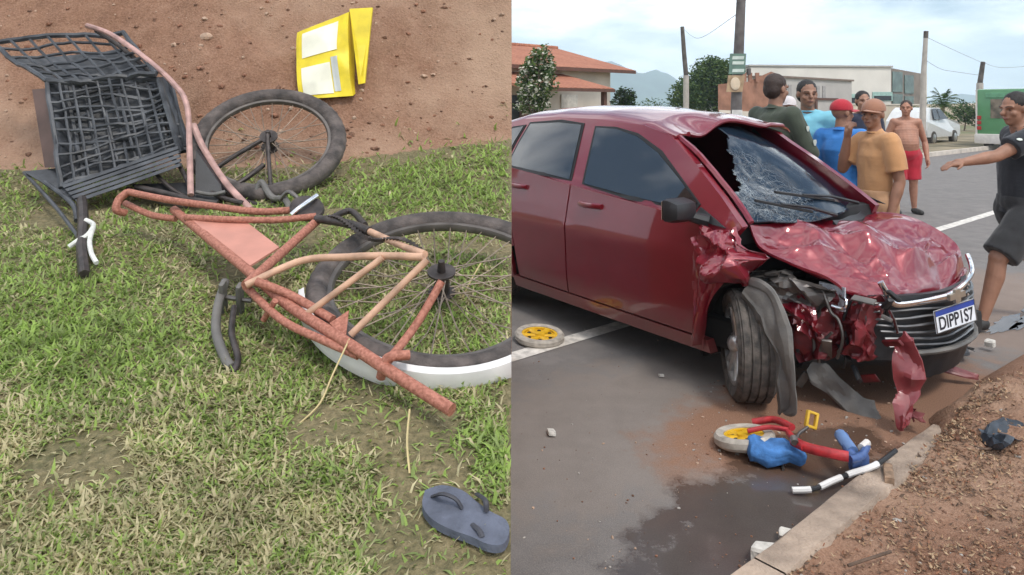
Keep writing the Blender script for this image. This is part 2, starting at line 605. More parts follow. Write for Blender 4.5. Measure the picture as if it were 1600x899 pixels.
# grassy bank on the left with a bare earth slope above it
def bank_edge(X): return lerp_tab([(-2.6, 3.27), (-1.4, 3.3), (-0.85, 3.38), (-0.55, 3.6), (0, 3.82)], X)
def bank_z(X, Y, rough=True):
    yb = bank_edge(X)
    z = BK0 + BKS * min(Y, yb)
    if Y > yb:
        top = 2.42 + 0.1 * fbm((X, 0, 0), 3, 0.8)
        t = min(1.0, (Y - yb) / (4.22 - yb))
        z += (top - z) * (t ** 1.25)
        if Y > 4.22:
            z -= (z - 0.0) * min(1, ((Y - 4.22) / 0.14)) ** 1.2
    if rough and Y < 4.24:
        z += 0.012 * fbm((X, Y, 7), 4, 3.0)
        if Y > yb:
            w = min(1, (Y - yb) / 0.25)
            z += w * (0.07 * fbm((X, Y, 1), 5, 2.4) + 0.035 * fbm((X, Y, 9), 4, 8) - 0.03 * abs(fbm((X, Y, 4), 3, 5)))
    if Y < 0.55: z -= (0.55 - Y) * 0.9
    return max(z, -0.04)
def bxs(a): return -7 + 3.6 * (a / 0.15) if a < 0.15 else -3.4 + 3.398 * (a - 0.15) / 0.85
def bys(b): return -0.4 + 1.2 * (b / 0.12) if b < 0.12 else 0.8 + 3.58 * (b - 0.12) / 0.88
mb = MB()
NX, NY = 190, 230
vs, fs = [], []
for j in range(NY + 1):
    Y = bys(j / NY)
    for i in range(NX + 1):
        X = bxs(i / NX)
        vs.append((X, Y, bank_z(X, Y)))
for j in range(NY):
    Y = bys((j + 0.5) / NY)
    for i in range(NX):
        fs.append((j * (NX + 1) + i, j * (NX + 1) + i + 1, (j + 1) * (NX + 1) + i + 1, (j + 1) * (NX + 1) + i))
mb.add(vs, fs)
for k, q in enumerate(fs):
    X, Y = bxs(((k % NX) + 0.5) / NX), bys((k // NX + 0.5) / NY)
    if Y > bank_edge(X) - 0.05 + 0.09 * fbm((X, Y, 2), 4, 4): mb.m[k] = 1
# its cut end, dropping to the road
for j in range(NY):
    a = len(mb.v)
    p, q = vs[j * (NX + 1) + NX], vs[(j + 1) * (NX + 1) + NX]
    mb.v += [Vector(p), Vector(q), Vector((-0.06, q[1], -0.05)), Vector((-0.06, p[1], -0.05))]
    mb.f.append((a + 3, a + 2, a + 1, a)); mb.m.append(1)
bank = struct(mb.build('bank', [M_TURF, M_SOIL], recalc=False, smooth='all'), 'grassy bank with bare red earth slope above the grass')

# ---- grass blades on the bank (nobody could count it)
def blades(n, roots, lens, widths, leans, azs, mis, name, mats_, label, cat):
    """numpy blade builder: five points and three faces each"""
    P = np.asarray(roots); nb = len(P)
    ca, sa = np.cos(azs), np.sin(azs)
    d = np.stack([ca, sa, np.zeros(nb)], 1)
    side = np.stack([-sa, ca, np.zeros(nb)], 1)
    tw = rng.uniform(-1, 1, nb)[:, None]
    side = side + 0.5 * d * tw
    up = np.array([0, BKS * 0.0, 1.0])[None, :]
    L1 = lens[:, None]
    b1 = P + up * (L1 * 0.5 * np.cos(leans)[:, None]) + d * (L1 * 0.5 * np.sin(leans)[:, None])
    l2 = leans + rng.uniform(-0.3, 1.3, nb)
    b2 = b1 + up * (L1 * 0.5 * np.cos(l2)[:, None]) + d * (L1 * 0.5 * np.sin(l2)[:, None]) + side * (L1 * 0.18 * rng.uniform(-1, 1, nb)[:, None])
    w = widths[:, None]
    V = np.stack([P - side * w, P + side * w, b1 - side * w * 0.85, b1 + side * w * 0.85, b2], 1)
    ok = (V[:, :, 0].max(1) < -0.001)
    V = V[ok]; mis = mis[ok]
    nb = len(V)
    me = bpy.data.meshes.new(name)
    me.vertices.add(nb * 5)
    me.vertices.foreach_set('co', V.reshape(-1).astype(np.float32))
    base = (np.arange(nb) * 5)[:, None]
    loops = np.concatenate([base + np.array([[0, 1, 3, 2]]), base + np.array([[2, 3, 4]])], 1).reshape(-1)
    me.loops.add(len(loops))
    me.loops.foreach_set('vertex_index', loops.astype(np.int32))
    me.polygons.add(nb * 2)
    ls = (np.arange(nb) * 7)[:, None] + np.array([[0, 4]])
    me.polygons.foreach_set('loop_start', ls.reshape(-1).astype(np.int32))
    me.polygons.foreach_set('loop_total', np.tile([4, 3], nb).astype(np.int32))
    for m in mats_: me.materials.append(m)
    me.polygons.foreach_set('material_index', np.repeat(mis, 2).astype(np.int32))
    me.polygons.foreach_set('use_smooth', np.ones(nb * 2, dtype=bool))
    me.update(calc_edges=True)
    me.validate()
    o = bpy.data.objects.new(name, me)
    COL.objects.link(o)
    tag(o, label, cat, kind='stuff')
    return o

def leafmat(name, col, t=0.35):
    m = bpy.data.materials.new(name)
    m.use_nodes = True
    b = m.node_tree.nodes['Principled BSDF']
    g = NT(m.node_tree)
    p = g.pos()
    nz = g.noise(p, 9, 4)
    c = g.ramp(nz, [(0.3, tuple(x * 0.75 for x in col)), (0.7, tuple(min(1, x * 1.25) for x in col))])
    m.node_tree.links.new(c, b.inputs['Base Color'])
    b.inputs['Roughness'].default_value = 0.6
    b.inputs['Specular IOR Level'].default_value = 0.25
    tr = g.n('ShaderNodeBsdfTranslucent')
    m.node_tree.links.new(c, tr.inputs['Color'])
    mx = g.n('ShaderNodeMixShader')
    mx.inputs[0].default_value = t
    out = m.node_tree.nodes['Material Output']
    m.node_tree.links.new(b.outputs[0], mx.inputs[1])
    m.node_tree.links.new(tr.outputs[0], mx.inputs[2])
    m.node_tree.links.new(mx.outputs[0], out.inputs['Surface'])
    return m
GR = [leafmat('grass_fresh', (0.32, 0.44, 0.11)), leafmat('grass_mid', (0.285, 0.36, 0.125)), leafmat('grass_olive', (0.40, 0.385, 0.2)), leafmat('grass_straw', (0.58, 0.51, 0.31))]
NB = 95000
us = rng.uniform(-160, 815, NB * 2)
vv = rng.uniform(195, 1010, NB * 2)
Yg = (CAM_H - BK0) / (BKS + (vv - V0) / FPX)
Xg = (us - U0) / FPX * Yg
keep = []
for k in range(NB * 2):
    X, Y = Xg[k], Yg[k]
    if X > -0.002 or X < -3.3: continue
    e = bank_edge(X) - Y + 0.22 * fbm((X, Y, 2), 5, 3)
    if e < -0.10 or (e < 0.3 and rng.random() > 0.12 + 2.6 * max(0, e)): continue
    bare = fbm((X, Y, 12.5), 3, 2.3)
    if bare > 0.24 and rng.random() < min(.93, (bare - .24) * 5): continue
    keep.append(k)
    if len(keep) >= NB: break
keep = np.array(keep)
X, Y, vk, uk = Xg[keep], Yg[keep], vv[keep], us[keep]
nb = len(keep)
Z = np.array([bank_z(x, y) for x, y in zip(X, Y)]) - 0.004
clump = np.array([fbm((x, y, 20.0), 4, 2.0) for x, y in zip(X, Y)])
fine_ = np.array([fbm((x, y, 31.0), 3, 11.0) for x, y in zip(X, Y)])
lush = np.clip((uk - 430) / 200, 0, 1) * np.clip((360 - vk) / 60, 0, 1)
lush = np.maximum(lush, np.clip((300 - uk) / 200, 0, 1) * np.clip(1 - np.abs(vk - 520) / 130, 0, 1) * 0.5)
lush = np.maximum(lush, np.clip((uk - 640) / 60, 0, 1) * np.clip(1 - np.abs(vk - 700) / 90, 0, 1) * 0.6)
dry = np.clip((vk - 520) / 250, 0, 1) * 0.22 + np.clip(1 - np.hypot(uk - 560, vk - 450) / 260, 0, 1) * 0.2
straw = np.clip(0.30 + 0.5 * clump + 0.3 * fine_ + dry - 0.6 * lush, 0.03, 0.88)
r = rng.random(nb)
mis = np.where(r < straw * 0.62, 3, np.where(r < straw * 1.0, 2, np.where(r < straw + (1 - straw) * 0.45, 1, 0)))
lens = rng.uniform(0.013, 0.040, nb) * (1 + 0.5 * lush) * (0.75 + 0.16 * Y)
widths = rng.uniform(0.0014, 0.0036, nb) * (0.7 + 0.32 * Y)
leans = np.clip(rng.normal(1.1, 0.38, nb), 0.15, 1.62)
azs = rng.uniform(0, 2 * math.pi, nb)
blades(nb, np.stack([X, Y, Z], 1), lens, widths, leans, azs, mis, 'grass', GR, 'short curly grass, green and straw coloured, on the bank', 'grass')

# ---- crumbs of earth, gravel and dead leaves (stuff)
def scatter_lumps(name, pts, sizes, mats_, label, cat, seed=0):
    mb = MB()
    rr = random.Random(seed)
    ico = [(0, 0, 1), (.894, 0, .447), (.276, .851, .447), (-.724, .526, .447), (-.724, -.526, .447), (.276, -.851, .447), (.724, .526, -.447), (-.276, .851, -.447), (-.894, 0, -.447), (-.276, -.851, -.447), (.724, -.526, -.447), (0, 0, -1)]
    fc = [(0, 1, 2), (0, 2, 3), (0, 3, 4), (0, 4, 5), (0, 5, 1), (1, 6, 2), (2, 7, 3), (3, 8, 4), (4, 9, 5), (5, 10, 1), (6, 7, 2), (7, 8, 3), (8, 9, 4), (9, 10, 5), (10, 6, 1), (11, 7, 6), (11, 8, 7), (11, 9, 8), (11, 10, 9), (11, 6, 10)]
    for p, s_ in zip(pts, sizes):
        a = rr.random() * 6.28
        ca, sa = math.cos(a), math.sin(a)
        sx, sy, sz = s_ * rr.uniform(.7, 1.3), s_ * rr.uniform(.6, 1.1), s_ * rr.uniform(.4, .8)
        vs = []
        for q in ico:
            j = rr.uniform(.75, 1.15)
            x, y, z = q[0] * sx * j, q[1] * sy * j, q[2] * sz * j
            vs.append((p[0] + x * ca - y * sa, p[1] + x * sa + y * ca, p[2] + z))
        mb.add(vs, fc, rr.randrange(len(mats_)))
    o = mb.build(name, mats_, recalc=False)
    tag(o, label, cat, kind='stuff')
    return o
M_CLOD = [mat('clod_red', (0.24, 0.115, 0.07), 0.95, var=0.3, scale=30), mat('clod_brown', (0.16, 0.085, 0.055), 0.95, var=0.3, scale=30), mat('clod_pale', (0.42, 0.29, 0.21), 0.95, var=0.25, scale=30)]
pts, sz = [], []
for k in range(1700):
    u, Yd = rng.uniform(-60, 800), rng.uniform(3.2, 4.15)
    X = (u - U0) / FPX * Yd
    if X > -0.03 or Yd < bank_edge(X) + 0.03: continue
    pts.append((X, Yd, bank_z(X, Yd) - .003)); sz.append(0.003 + 0.02 * rng.random() ** 5)
scatter_lumps('earth_clods', pts, sz, M_CLOD, 'loose crumbs of red earth on the bare slope', 'earth', 1)
pts, sz = [], []
for k in range(2600):
    s_, q_ = rng.uniform(0.8, 6), rng.uniform(-1.4, KQ - 0.14)
    p = rq(s_, q_)
    if p.x < 0.05: continue
    pts.append((p.x, p.y, verge_z(p.x, p.y))); sz.append(0.003 + 0.014 * rng.random() ** 5)
for k in range(420):
    u, v = rng.uniform(1080, 1420), rng.uniform(590, 720)
    p = gp(u, v)
    if p.dot(RN) < KQ + 0.02: continue
    pts.append((p.x, p.y, 0.003)); sz.append(0.002 + 0.008 * rng.random() ** 4)
for k in range(260):
    u, v = rng.uniform(810, 1350), rng.uniform(500, 890)
    p = gp(u, v)
    if p.dot(RN) < KQ + 0.02: continue
    pts.append((p.x, p.y, 0.002)); sz.append(0.002 + 0.006 * rng.random() ** 3)
scatter_lumps('gravel', pts, sz, M_CLOD + [mat('stone_grey', (0.35, 0.32, 0.29), 0.9, var=0.2, scale=30)], 'fine gravel and soil crumbs along the kerb', 'gravel', 2)

def scatter_leaves(name, pts, mats_, label, smin, smax, seed):
    rr = random.Random(seed)
    mb = MB()
    for p in pts:
        a = rr.random() * 6.28
        L_ = rr.uniform(smin, smax)
        W_ = L_ * rr.uniform(.25, .5)
        ti = rr.uniform(-.5, .5)
        d = Vector((math.cos(a), math.sin(a), ti)).normalized()
        sd = Vector((-math.sin(a), math.cos(a), rr.uniform(-.6, .6))).normalized()
        c = Vector(p) + Vector((0, 0, 0.004 + abs(ti) * L_ * .5))
        cu = Vector((0, 0, L_ * rr.uniform(0, .35)))
        mb.add([c - d * L_ / 2 + cu, c + sd * W_ / 2, c + d * L_ / 2 + cu, c - sd * W_ / 2], [(0, 1, 2, 3)], rr.randrange(len(mats_)))
    o = mb.build(name, mats_, recalc=False)
    tag(o, label, 'leaves', kind='stuff')
M_DEAD = [mat('dead_leaf_red', (0.22, 0.1, 0.055), 0.9, var=0.4, scale=40), mat('dead_leaf_brown', (0.17, 0.09, 0.05), 0.8, var=0.4, scale=40), mat('dead_leaf_tan', (0.30, 0.18, 0.10), 0.8, var=0.3, scale=40), mat('dead_leaf_dark', (0.09, 0.055, 0.035), 0.85, var=0.3, scale=40), mat('dead_leaf_straw', (0.40, 0.28, 0.17), 0.8, var=0.2, scale=40)]
pts = []
while len(pts) < 5200:
    if rng.random() < 0.6:
        u, v = rng.normal(1440, 75), rng.normal(668, 42)
    else:
        u, v = rng.uniform(1230, 1640), rng.uniform(570, 930)
    if v < 540: continue
    p = gp(u, v, 0.07)
    if p.dot(RN) > KQ - 0.1: continue
    if fbm((p.x, p.y, 40), 3, 3.0) < -0.05 and rng.random() < 0.7: continue
    pts.append((p.x, p.y, verge_z(p.x, p.y)))
scatter_leaves('leaf_litter', pts, M_DEAD, 'brown leaf litter heaped on the dirt verge', 0.005, 0.026, 5)

# ---- far hills
def hills(name, Y, prof, col):
    mb = MB()
    n = 160
    u0, u1 = prof[0][0], prof[-1][0]
    def f(a, b):
        u = u0 + (u1 - u0) * a
        v = lerp_tab(prof, u)
        X = (u - U0) / FPX * Y
        top = CAM_H + (V0 - v) / FPX * Y
        top += Y * 0.0016 * fbm((X * 0.02, 0, 0), 4) * (1 if v < 160 else 0)
        w = 1 - abs(2 * b - 1)
        z = -2 + (top + 2) * (w ** 0.8) + Y * 0.003 * fbm((X * 0.012, b * 7, 2), 4) * math.sin(math.pi * b)
        return (X, Y + (b - 0.5) * Y * 0.3, z)
    mb.grid(n, 16, f)
    return struct(mb.build(name, mat('hill_forest', (0.04, 0.07, 0.05), 0.95, var=0.4, scale=0.02), smooth='all', recalc=False))
hills('hills', 1800, [(600, 168), (760, 130), (880, 98), (955, 97), (985, 110), (1005, 114), (1025, 110), (1045, 117), (1075, 140), (1110, 160), (1200, 168)], None)
hills('hills', 2100, [(1400, 168), (1455, 160), (1480, 152), (1502, 146), (1525, 150), (1560, 158), (1620, 150), (1700, 158), (1800, 168)], None)

# ---- the air between here and the hills
mb = MB()
mb.box((0, 1200, 120), (6000, 4000, 246))
hz = mb.build('haze', [], None)
hm = bpy.data.materials.new('air')
hm.use_nodes = True
hm.node_tree.nodes.clear()
ho = hm.node_tree.nodes.new('ShaderNodeOutputMaterial')
hv = hm.node_tree.nodes.new('ShaderNodeVolumePrincipled')
hv.inputs['Color'].default_value = (0.70, 0.87, 1.0, 1)
hv.inputs['Density'].default_value = 0.0006
hm.node_tree.links.new(hv.outputs[0], ho.inputs['Volume'])
hz.data.materials.append(hm)
hz['kind'] = 'stuff'
hz['label'] = 'pale blue haze in the air before the hills'
# ------------------------------------------------------------------ the crashed red saloon
CA, CTH = Vector((1.003, 3.911, 0)), R(-55.5)
CD = Vector((math.cos(CTH), math.sin(CTH), 0)); CL = Vector((-CD.y, CD.x, 0))
CW = 1.70
def cp(u, v, y):
    """car-frame point at lateral offset y seen at pixel (u, v)"""
    rx = (u - U0) / FPX
    b = CA + CL * y
    # rx*t - x*CD.x = b.x ; t - x*CD.y = b.y
    det = rx * (-CD.y) + CD.x
    t = (b.x * (-CD.y) + CD.x * b.y) / det
    x = (rx * b.y - b.x) / det
    return Vector((x, y, CAM_H - (v - V0) / FPX * t))

car = thing('crashed_car', 'wrecked dark red saloon car with crushed bonnet, stopped across the kerb', 'car', CA, CTH, local=True)

def paint_nodes(t, b):
    g = NT(t)
    tc = g.n('ShaderNodeTexCoord').outputs['Object']
    nz = g.noise(tc, 3.0, 5, 0.6)
    fi = g.noise(tc, 900, 1)
    c = g.ramp(nz, [(0.3, (0.185, 0.003, 0.013)), (0.7, (0.22, 0.005, 0.018))])
    sep = g.n('ShaderNodeSeparateXYZ'); t.links.new(tc, sep.inputs[0])
    low = g.ramp(g.math('ADD', sep.outputs['Z'], g.math('MULTIPLY', nz, 0.25)), [(0.28, 0.55), (0.55, 0.0)])
    c = g.mix(low, c, (0.2, 0.11, 0.085))
    t.links.new(c, b.inputs['Base Color'])
    b.inputs['Metallic'].default_value = 0.25
    b.inputs['Coat Weight'].default_value = 1.0
    b.inputs['Coat Roughness'].default_value = 0.05
    t.links.new(g.math('ADD', g.math('MULTIPLY', low, 0.4), 0.36), b.inputs['Roughness'])
    b.inputs['Coat IOR'].default_value = 1.6
M_PAINT = node_mat('maroon_paint', paint_nodes)
M_BLACK = mat('black_plastic', (0.018, 0.018, 0.02), 0.45, var=0.2, scale=20, bump=0.15, bscale=200)
M_TRIM = mat('window_rubber', (0.012, 0.012, 0.013), 0.6)
M_GLASS = mat('tinted_window', (0.006, 0.009, 0.014), 0.03, var=0.1, spec=0.5, ior=2.1)
M_CHROME = mat('chrome', (0.75, 0.76, 0.78), 0.15, metal=1.0, var=0.1, scale=30)
M_ALLOY = mat('alloy', (0.5, 0.49, 0.48), 0.35, metal=0.8, var=0.2, scale=30)
M_RUBBER = mat('tyre_rubber', (0.05, 0.045, 0.042), 0.85, var=0.35, scale=25, bump=0.3, bscale=120, col2=(0.13, 0.11, 0.095))
M_DARKGREY = mat('dusty_grey_plastic', (0.11, 0.105, 0.10), 0.6, var=0.12, scale=9, bump=0.2, bscale=60, col2=(0.165, 0.152, 0.138))
M_STEEL = mat('dirty_steel', (0.17, 0.155, 0.145), 0.42, metal=0.75, var=0.25, scale=9)
M_UNDER = mat('underbody', (0.012, 0.011, 0.01), 0.9)
M_FABRIC = mat('seat_fabric', (0.02, 0.02, 0.022), 0.95)
M_REDIN = mat('torn_red_sheet', (0.13, 0.010, 0.014), 0.5, metal=0.2, var=0.6, scale=14, coat=0.15)
M_DUSTPINK = mat('scraped_red_plastic', (0.15, 0.016, 0.022), 0.4, var=0.4, scale=9, col2=(0.27, 0.085, 0.085))

BELT = [(-2.9, 1.10), (-1.8, 1.085), (-1.1, 1.02), (-0.18, 0.945), (0.3, 0.90)]
def belt(x): return lerp_tab(BELT, x)
SIDE = [(.12, .12), (.2, .045), (.3, .022), (.42, .008), (.55, 0.004), (.68, -.002), (.74, -.008), (.78, .004), (.86, .014), (.95, .03), (1.1, .048)]
def side_y(x, z):
    zb = belt(x)
    y = lerp_tab(SIDE, min(z, zb))
    if z > zb: y = lerp_tab(SIDE, zb) + (z - zb) / (1.46 - zb) * 0.2 + 0.012
    if x < -2.0: y += ((-2 - x) / 1.1) ** 2 * .12
    if x > .3: y += ((x - .3) / .7) ** 2 * .15
    return y

def panel(poly, off=0.0, t=0.02, dx=0.11, dz=0.055, mirror=False, extra=None, mb=None):
    """a body panel: polygon in (x, z) laid on the car's side"""
    bm = bmesh.new()
    vs = [bm.verts.new((p[0], 0, p[1])) for p in poly]
    bm.faces.new(vs)
    x0, x1 = min(p[0] for p in poly), max(p[0] for p in poly)
    z0, z1 = min(p[1] for p in poly), max(p[1] for p in poly)
    k = x0 + dx
    while k < x1 - 1e-3:
        bmesh.ops.bisect_plane(bm, geom=bm.verts[:] + bm.edges[:] + bm.faces[:], plane_co=(k, 0, 0), plane_no=(1, 0, 0)); k += dx
    k = z0 + dz
    while k < z1 - 1e-3:
        bmesh.ops.bisect_plane(bm, geom=bm.verts[:] + bm.edges[:] + bm.faces[:], plane_co=(0, 0, k), plane_no=(0, 0, 1)); k += dz
    bmesh.ops.triangulate(bm, faces=[f for f in bm.faces if len(f.verts) > 4])
    bound = [e for e in bm.edges if e.is_boundary]
    bm.verts.index_update()
    vs = []
    for q in bm.verts:
        y = side_y(q.co.x, q.co.z) + off
        p = Vector((q.co.x, y, q.co.z))
        if extra: p = extra(p)
        vs.append(p)
    n = len(vs)
    vs2 = [p + Vector((0, t, 0)) for p in vs]
    fs = [[q.index for q in f.verts] for f in bm.faces]
    fs2 = [list(reversed([i + n for i in f])) for f in fs]
    wall = [(e.verts[0].index, e.verts[1].index, e.verts[1].index + n, e.verts[0].index + n) for e in bound]
    bm.free()
    allv = vs + vs2
    if mirror: allv = [Vector((p.x, CW - p.y, p.z)) for p in allv]
    out = mb or MB()
    out.add(allv, fs + fs2 + wall)
    return out

def arch(cx, cz, r, a0, a1, n=10):
    return [(cx + r * math.cos(a0 + (a1 - a0) * k / n), cz + r * math.sin(a0 + (a1 - a0) * k / n)) for k in range(n + 1)]

RW = -2.15     # rear axle
DOOR_F = [(0.0, .285), (.012, .45), (.03, .62), (.04, .80), (.03, .915), (-.18, .94), (-.6, .975), (-1.105, 1.016), (-1.115, .75), (-1.112, .28)]
DOOR_R = [(-1.125, .28), (-1.128, .75), (-1.118, 1.017), (-1.5, 1.055), (-1.93, 1.09), (-1.90, .85), (-1.78, .66), (-1.74, .5), (-1.70, .28)]
ROCKER = [(.10, .205), (.085, .275), (-1.70, .27), (-1.78, .27), (-1.78, .185), (-.8, .195)]
QUARTER = [(-1.92, 1.09), (-2.4, 1.10), (-2.95, 1.09), (-3.12, 1.03), (-3.16, .75), (-3.14, .35), (-3.02, .26)] + [(p[0], p[1]) for p in arch(RW, .31, .365, R(-10), R(190), 14) if True] + [(-1.75, .5), (-1.795, .66), (-1.915, .85)]
SHELL = [(.29, .92), (.12, 1.055), (-.1, 1.21), (-.36, 1.375), (-.62, 1.435), (-1.1, 1.468), (-1.6, 1.475), (-2.0, 1.455), (-2.3, 1.40), (-2.6, 1.27), (-2.9, 1.12), (-2.9, 1.06), (-1.8, 1.045), (-1.1, .98), (-.2, .9), (.25, .86)]
for mir in (False, True):
    o = panel(DOOR_F, -.004, .03, mirror=mir).build('front_door', M_PAINT, car, smooth=True)
    hb = MB()
    for q in range(2):
        pass
    y0 = side_y(-.9, .9) - .03
    hp = [Vector((x, (y0 + .022 * (abs(x + .88) / .11) ** 2), .905 + .012 * (x + .88))) for x in (-.99, -.96, -.92, -.88, -.84, -.80, -.77)]
    if mir: hp = [Vector((p.x, CW - p.y, p.z)) for p in hp]
    hb.tube(hp, .014, 8, flat=1.3)
    hb.build('door_handle', M_PAINT, o, smooth=True)
    o = panel(DOOR_R, -.004, .03, mirror=mir).build('rear_door', M_PAINT, car, smooth=True)
    hb = MB()
    hp = [Vector((x, (side_y(-1.7, .94) - .03 + .022 * (abs(x + 1.72) / .11) ** 2), .955)) for x in (-1.83, -1.8, -1.76, -1.72, -1.68, -1.64, -1.61)]
    if mir: hp = [Vector((p.x, CW - p.y, p.z)) for p in hp]
    hb.tube(hp, .014, 8, flat=1.3)
    hb.build('door_handle', M_PAINT, o, smooth=True)
    panel(ROCKER, -.012, .06, mirror=mir).build('sill', M_PAINT, car, smooth=True)
    panel(QUARTER, -.003, .03, mirror=mir).build('rear_wing', M_PAINT, car, smooth=True)
    panel(SHELL, 0.012, .05, mirror=mir, dz=.05, extra=(lambda p: Vector((p.x - .03 * max(0, (p.x + .75) / .75), p.y + .15 * min(1, max(0, (p.x + .75) / .45)), p.z))) if mir else None).build('door_frame', M_PAINT, car, smooth=True)
    # door glass with its rubber
    for nm, poly in (('rear_window', [(-1.925, 1.10), (-1.90, 1.28), (-1.86, 1.42), (-1.5, 1.437), (-1.235, 1.425), (-1.16, 1.05), (-1.5, 1.075)]),
                     ('front_window', [(-1.0, 1.035), (-1.065, 1.41), (-.86, 1.405), (-.64, 1.362), (-.42, 1.268), (-.21, 1.135), (-.03, 1.012), (-.06, .970), (-.55, .998)]),
                     ('quarter_window', [(-2.0, 1.12), (-1.975, 1.28), (-1.94, 1.40), (-2.1, 1.375), (-2.3, 1.29), (-2.5, 1.16), (-2.5, 1.13)])):
        cx = sum(p[0] for p in poly) / len(poly); cz = sum(p[1] for p in poly) / len(poly)
        big = [(cx + (p[0] - cx) * (1 + .024 / max(.1, math.hypot(p[0] - cx, p[1] - cz))), cz + (p[1] - cz) * (1 + .024 / max(.1, math.hypot(p[0] - cx, p[1] - cz)))) for p in poly]
        w = panel(big, .006, .012, mirror=mir).build(nm, M_TRIM, car, smooth=True)
        panel(poly, .001, .006, mirror=mir).build('pane', M_GLASS, w, smooth=True)
    # black sail in front of the door glass
    panel([(-.02, .955), (.0, .99), (.20, .905), (.05, .918)], .003, .012, mirror=mir).build('mirror_sail', M_BLACK, car, smooth=True)
    if mir: continue      # the far mirror is gone
    # mirror
    def mm(p): return Vector((p[0], CW - p[1], p[2])) if mir else Vector(p)
    mbm = MB()
    mbm.box(mm((0.0, -.105, .985)), (.115, .20, .145), Matrix.Rotation(R(8 if not mir else -8), 3, 'Z'), bev=.045)
    for k in range(len(mbm.v)):
        p = mbm.v[k]
        t_ = max(0, (p.x + .03) / .09)
        p.z += (.985 - p.z) * .35 * t_
        p.z += .03 * ((CW - p.y if mir else p.y) + .105) * -1
    om = mbm.build('wing_mirror', M_BLACK, car, smooth=True)
    mb2 = MB()
    mb2.tube([mm((0.0, -.05, .955)), mm((.045, .01, .935)), mm((.08, .04, .925))], [.028, .032, .036], 8)
    mb2.build('mirror_arm', M_BLACK, om, smooth=True)
    mb3 = MB()
    mb3.box(mm((-.060, -.105, .985)), (.006, .15, .105), bev=.002)
    mb3.build('mirror_glass', M_CHROME, om)

# side strip along the sill
# roof
def roof_f(a, b):
    x = -.36 - 1.98 * a
    ze = lerp_tab([(-2.4, 1.375), (-2.0, 1.455), (-1.6, 1.475), (-1.1, 1.468), (-.62, 1.435), (-.36, 1.375)], x)
    ye = side_y(x, ze) + .02
    y = ye + (CW - 2 * ye) * b
    c = 4 * b * (1 - b)
    z = ze + .092 * (c ** .62)
    if x > -1.0:
        k = (x + 1.0) / .64
        z -= .02 * k * c
        # buckled header above the hole in the windscreen
        z += .02 * k * k * math.sin(y * 9 + 1) * (1 if y < 1.1 else .3)
        z -= .05 * k ** 3 * math.exp(-((y - .52) / .16) ** 2)
        x += .03 * k ** 3 * math.sin(y * 7)
    return (x, y, z)
mb = MB(); mb.grid(48, 36, roof_f, thick=(0, 0, -.012))
roof = mb.build('roof', M_PAINT, car, smooth=True)
mb = MB()
mb.tube([roof_f(0.0, b / 20) for b in range(2, 19)], .016, 8)
mb.build('roof_header', M_PAINT, car, smooth=True)
# rear screen, boot, rear bumper and lights (behind the bank, still there)
def rear_f(a, b):
    x = -2.33 - .55 * a
    ze = lerp_tab([(-2.9, 1.10), (-2.6, 1.25), (-2.33, 1.39)], x)
    ye = side_y(x, ze) + .03
    y = ye + (CW - 2 * ye) * b
    return (x, y, ze + .07 * 4 * b * (1 - b) * (1 - a * .8))
mb = MB(); mb.grid(10, 14, rear_f, thick=(0, 0, -.01)); mb.build('rear_screen', M_GLASS, car, smooth=True)
def boot_f(a, b):
    prof = [(-2.86, 1.10), (-2.98, 1.105), (-3.12, 1.08), (-3.19, .95), (-3.2, .72)]
    i = min(int(a * 4), 3); f = a * 4 - i
    x = prof[i][0] + (prof[i + 1][0] - prof[i][0]) * f; z = prof[i][1] + (prof[i + 1][1] - prof[i][1]) * f
    ye = .15
    y = ye + (CW - 2 * ye) * b
    return (x + .12 * (2 * b - 1) ** 2, y, z + .02 * 4 * b * (1 - b))
mb = MB(); mb.grid(12, 14, boot_f, thick=(.01, 0, -.01)); mb.build('boot_lid', M_PAINT, car, smooth=True)
mb = MB(); mb.grid(16, 6, lambda a, b: (-3.22 + .3 * (2 * a - 1) ** 4 + .03 * b, .10 + 1.5 * a, .25 + .48 * b), thick=(.03, 0, 0)); mb.build('rear_bumper', M_PAINT, car, smooth=True)
for yy in (.24, 1.46):
    mb = MB(); mb.box((-3.14, yy, .86), (.12, .26, .16), bev=.03); mb.build('tail_light', mat('red_lens', (0.35, 0.01, 0.01), 0.1, coat=1), car, smooth=True)
# floor pan and inner body
mb = MB(); mb.box((-1.45, .85, .30), (3.3, 1.5, .16), bev=.03)
mb.box((-2.3, .85, .62), (1.5, 1.42, .6), bev=.05)
mb.box((.05, .85, .55), (.25, 1.35, .55), bev=.05)
mb.build('floor_pan', M_UNDER, car)
mb = MB()
mb.box((.03, .85, .86), (.36, 1.4, .14), bev=.04)
dash = mb.build('dashboard', M_FABRIC, car, smooth=True)
mb = MB(); mb.lathe([(.175, 0), (.19, .012), (.2, 0), (.19, -.012)], axes_mtx((-.28, 1.2, .95), (-.85, 0, .5)), 24)
mb.build('steering_wheel', M_BLACK, dash, smooth=True)
for yy in (.48, 1.22):
    mb = MB()
    mb.box((-.95, yy, .55), (.5, .5, .16), bev=.06)
    mb.box((-1.2, yy, .92), (.16, .48, .68), Matrix.Rotation(R(-14), 3, 'Y'), bev=.07)
    mb.box((-1.3, yy, 1.3), (.1, .26, .18), Matrix.Rotation(R(-14), 3, 'Y'), bev=.045)
    mb.build('seat', M_FABRIC, car, smooth=True)

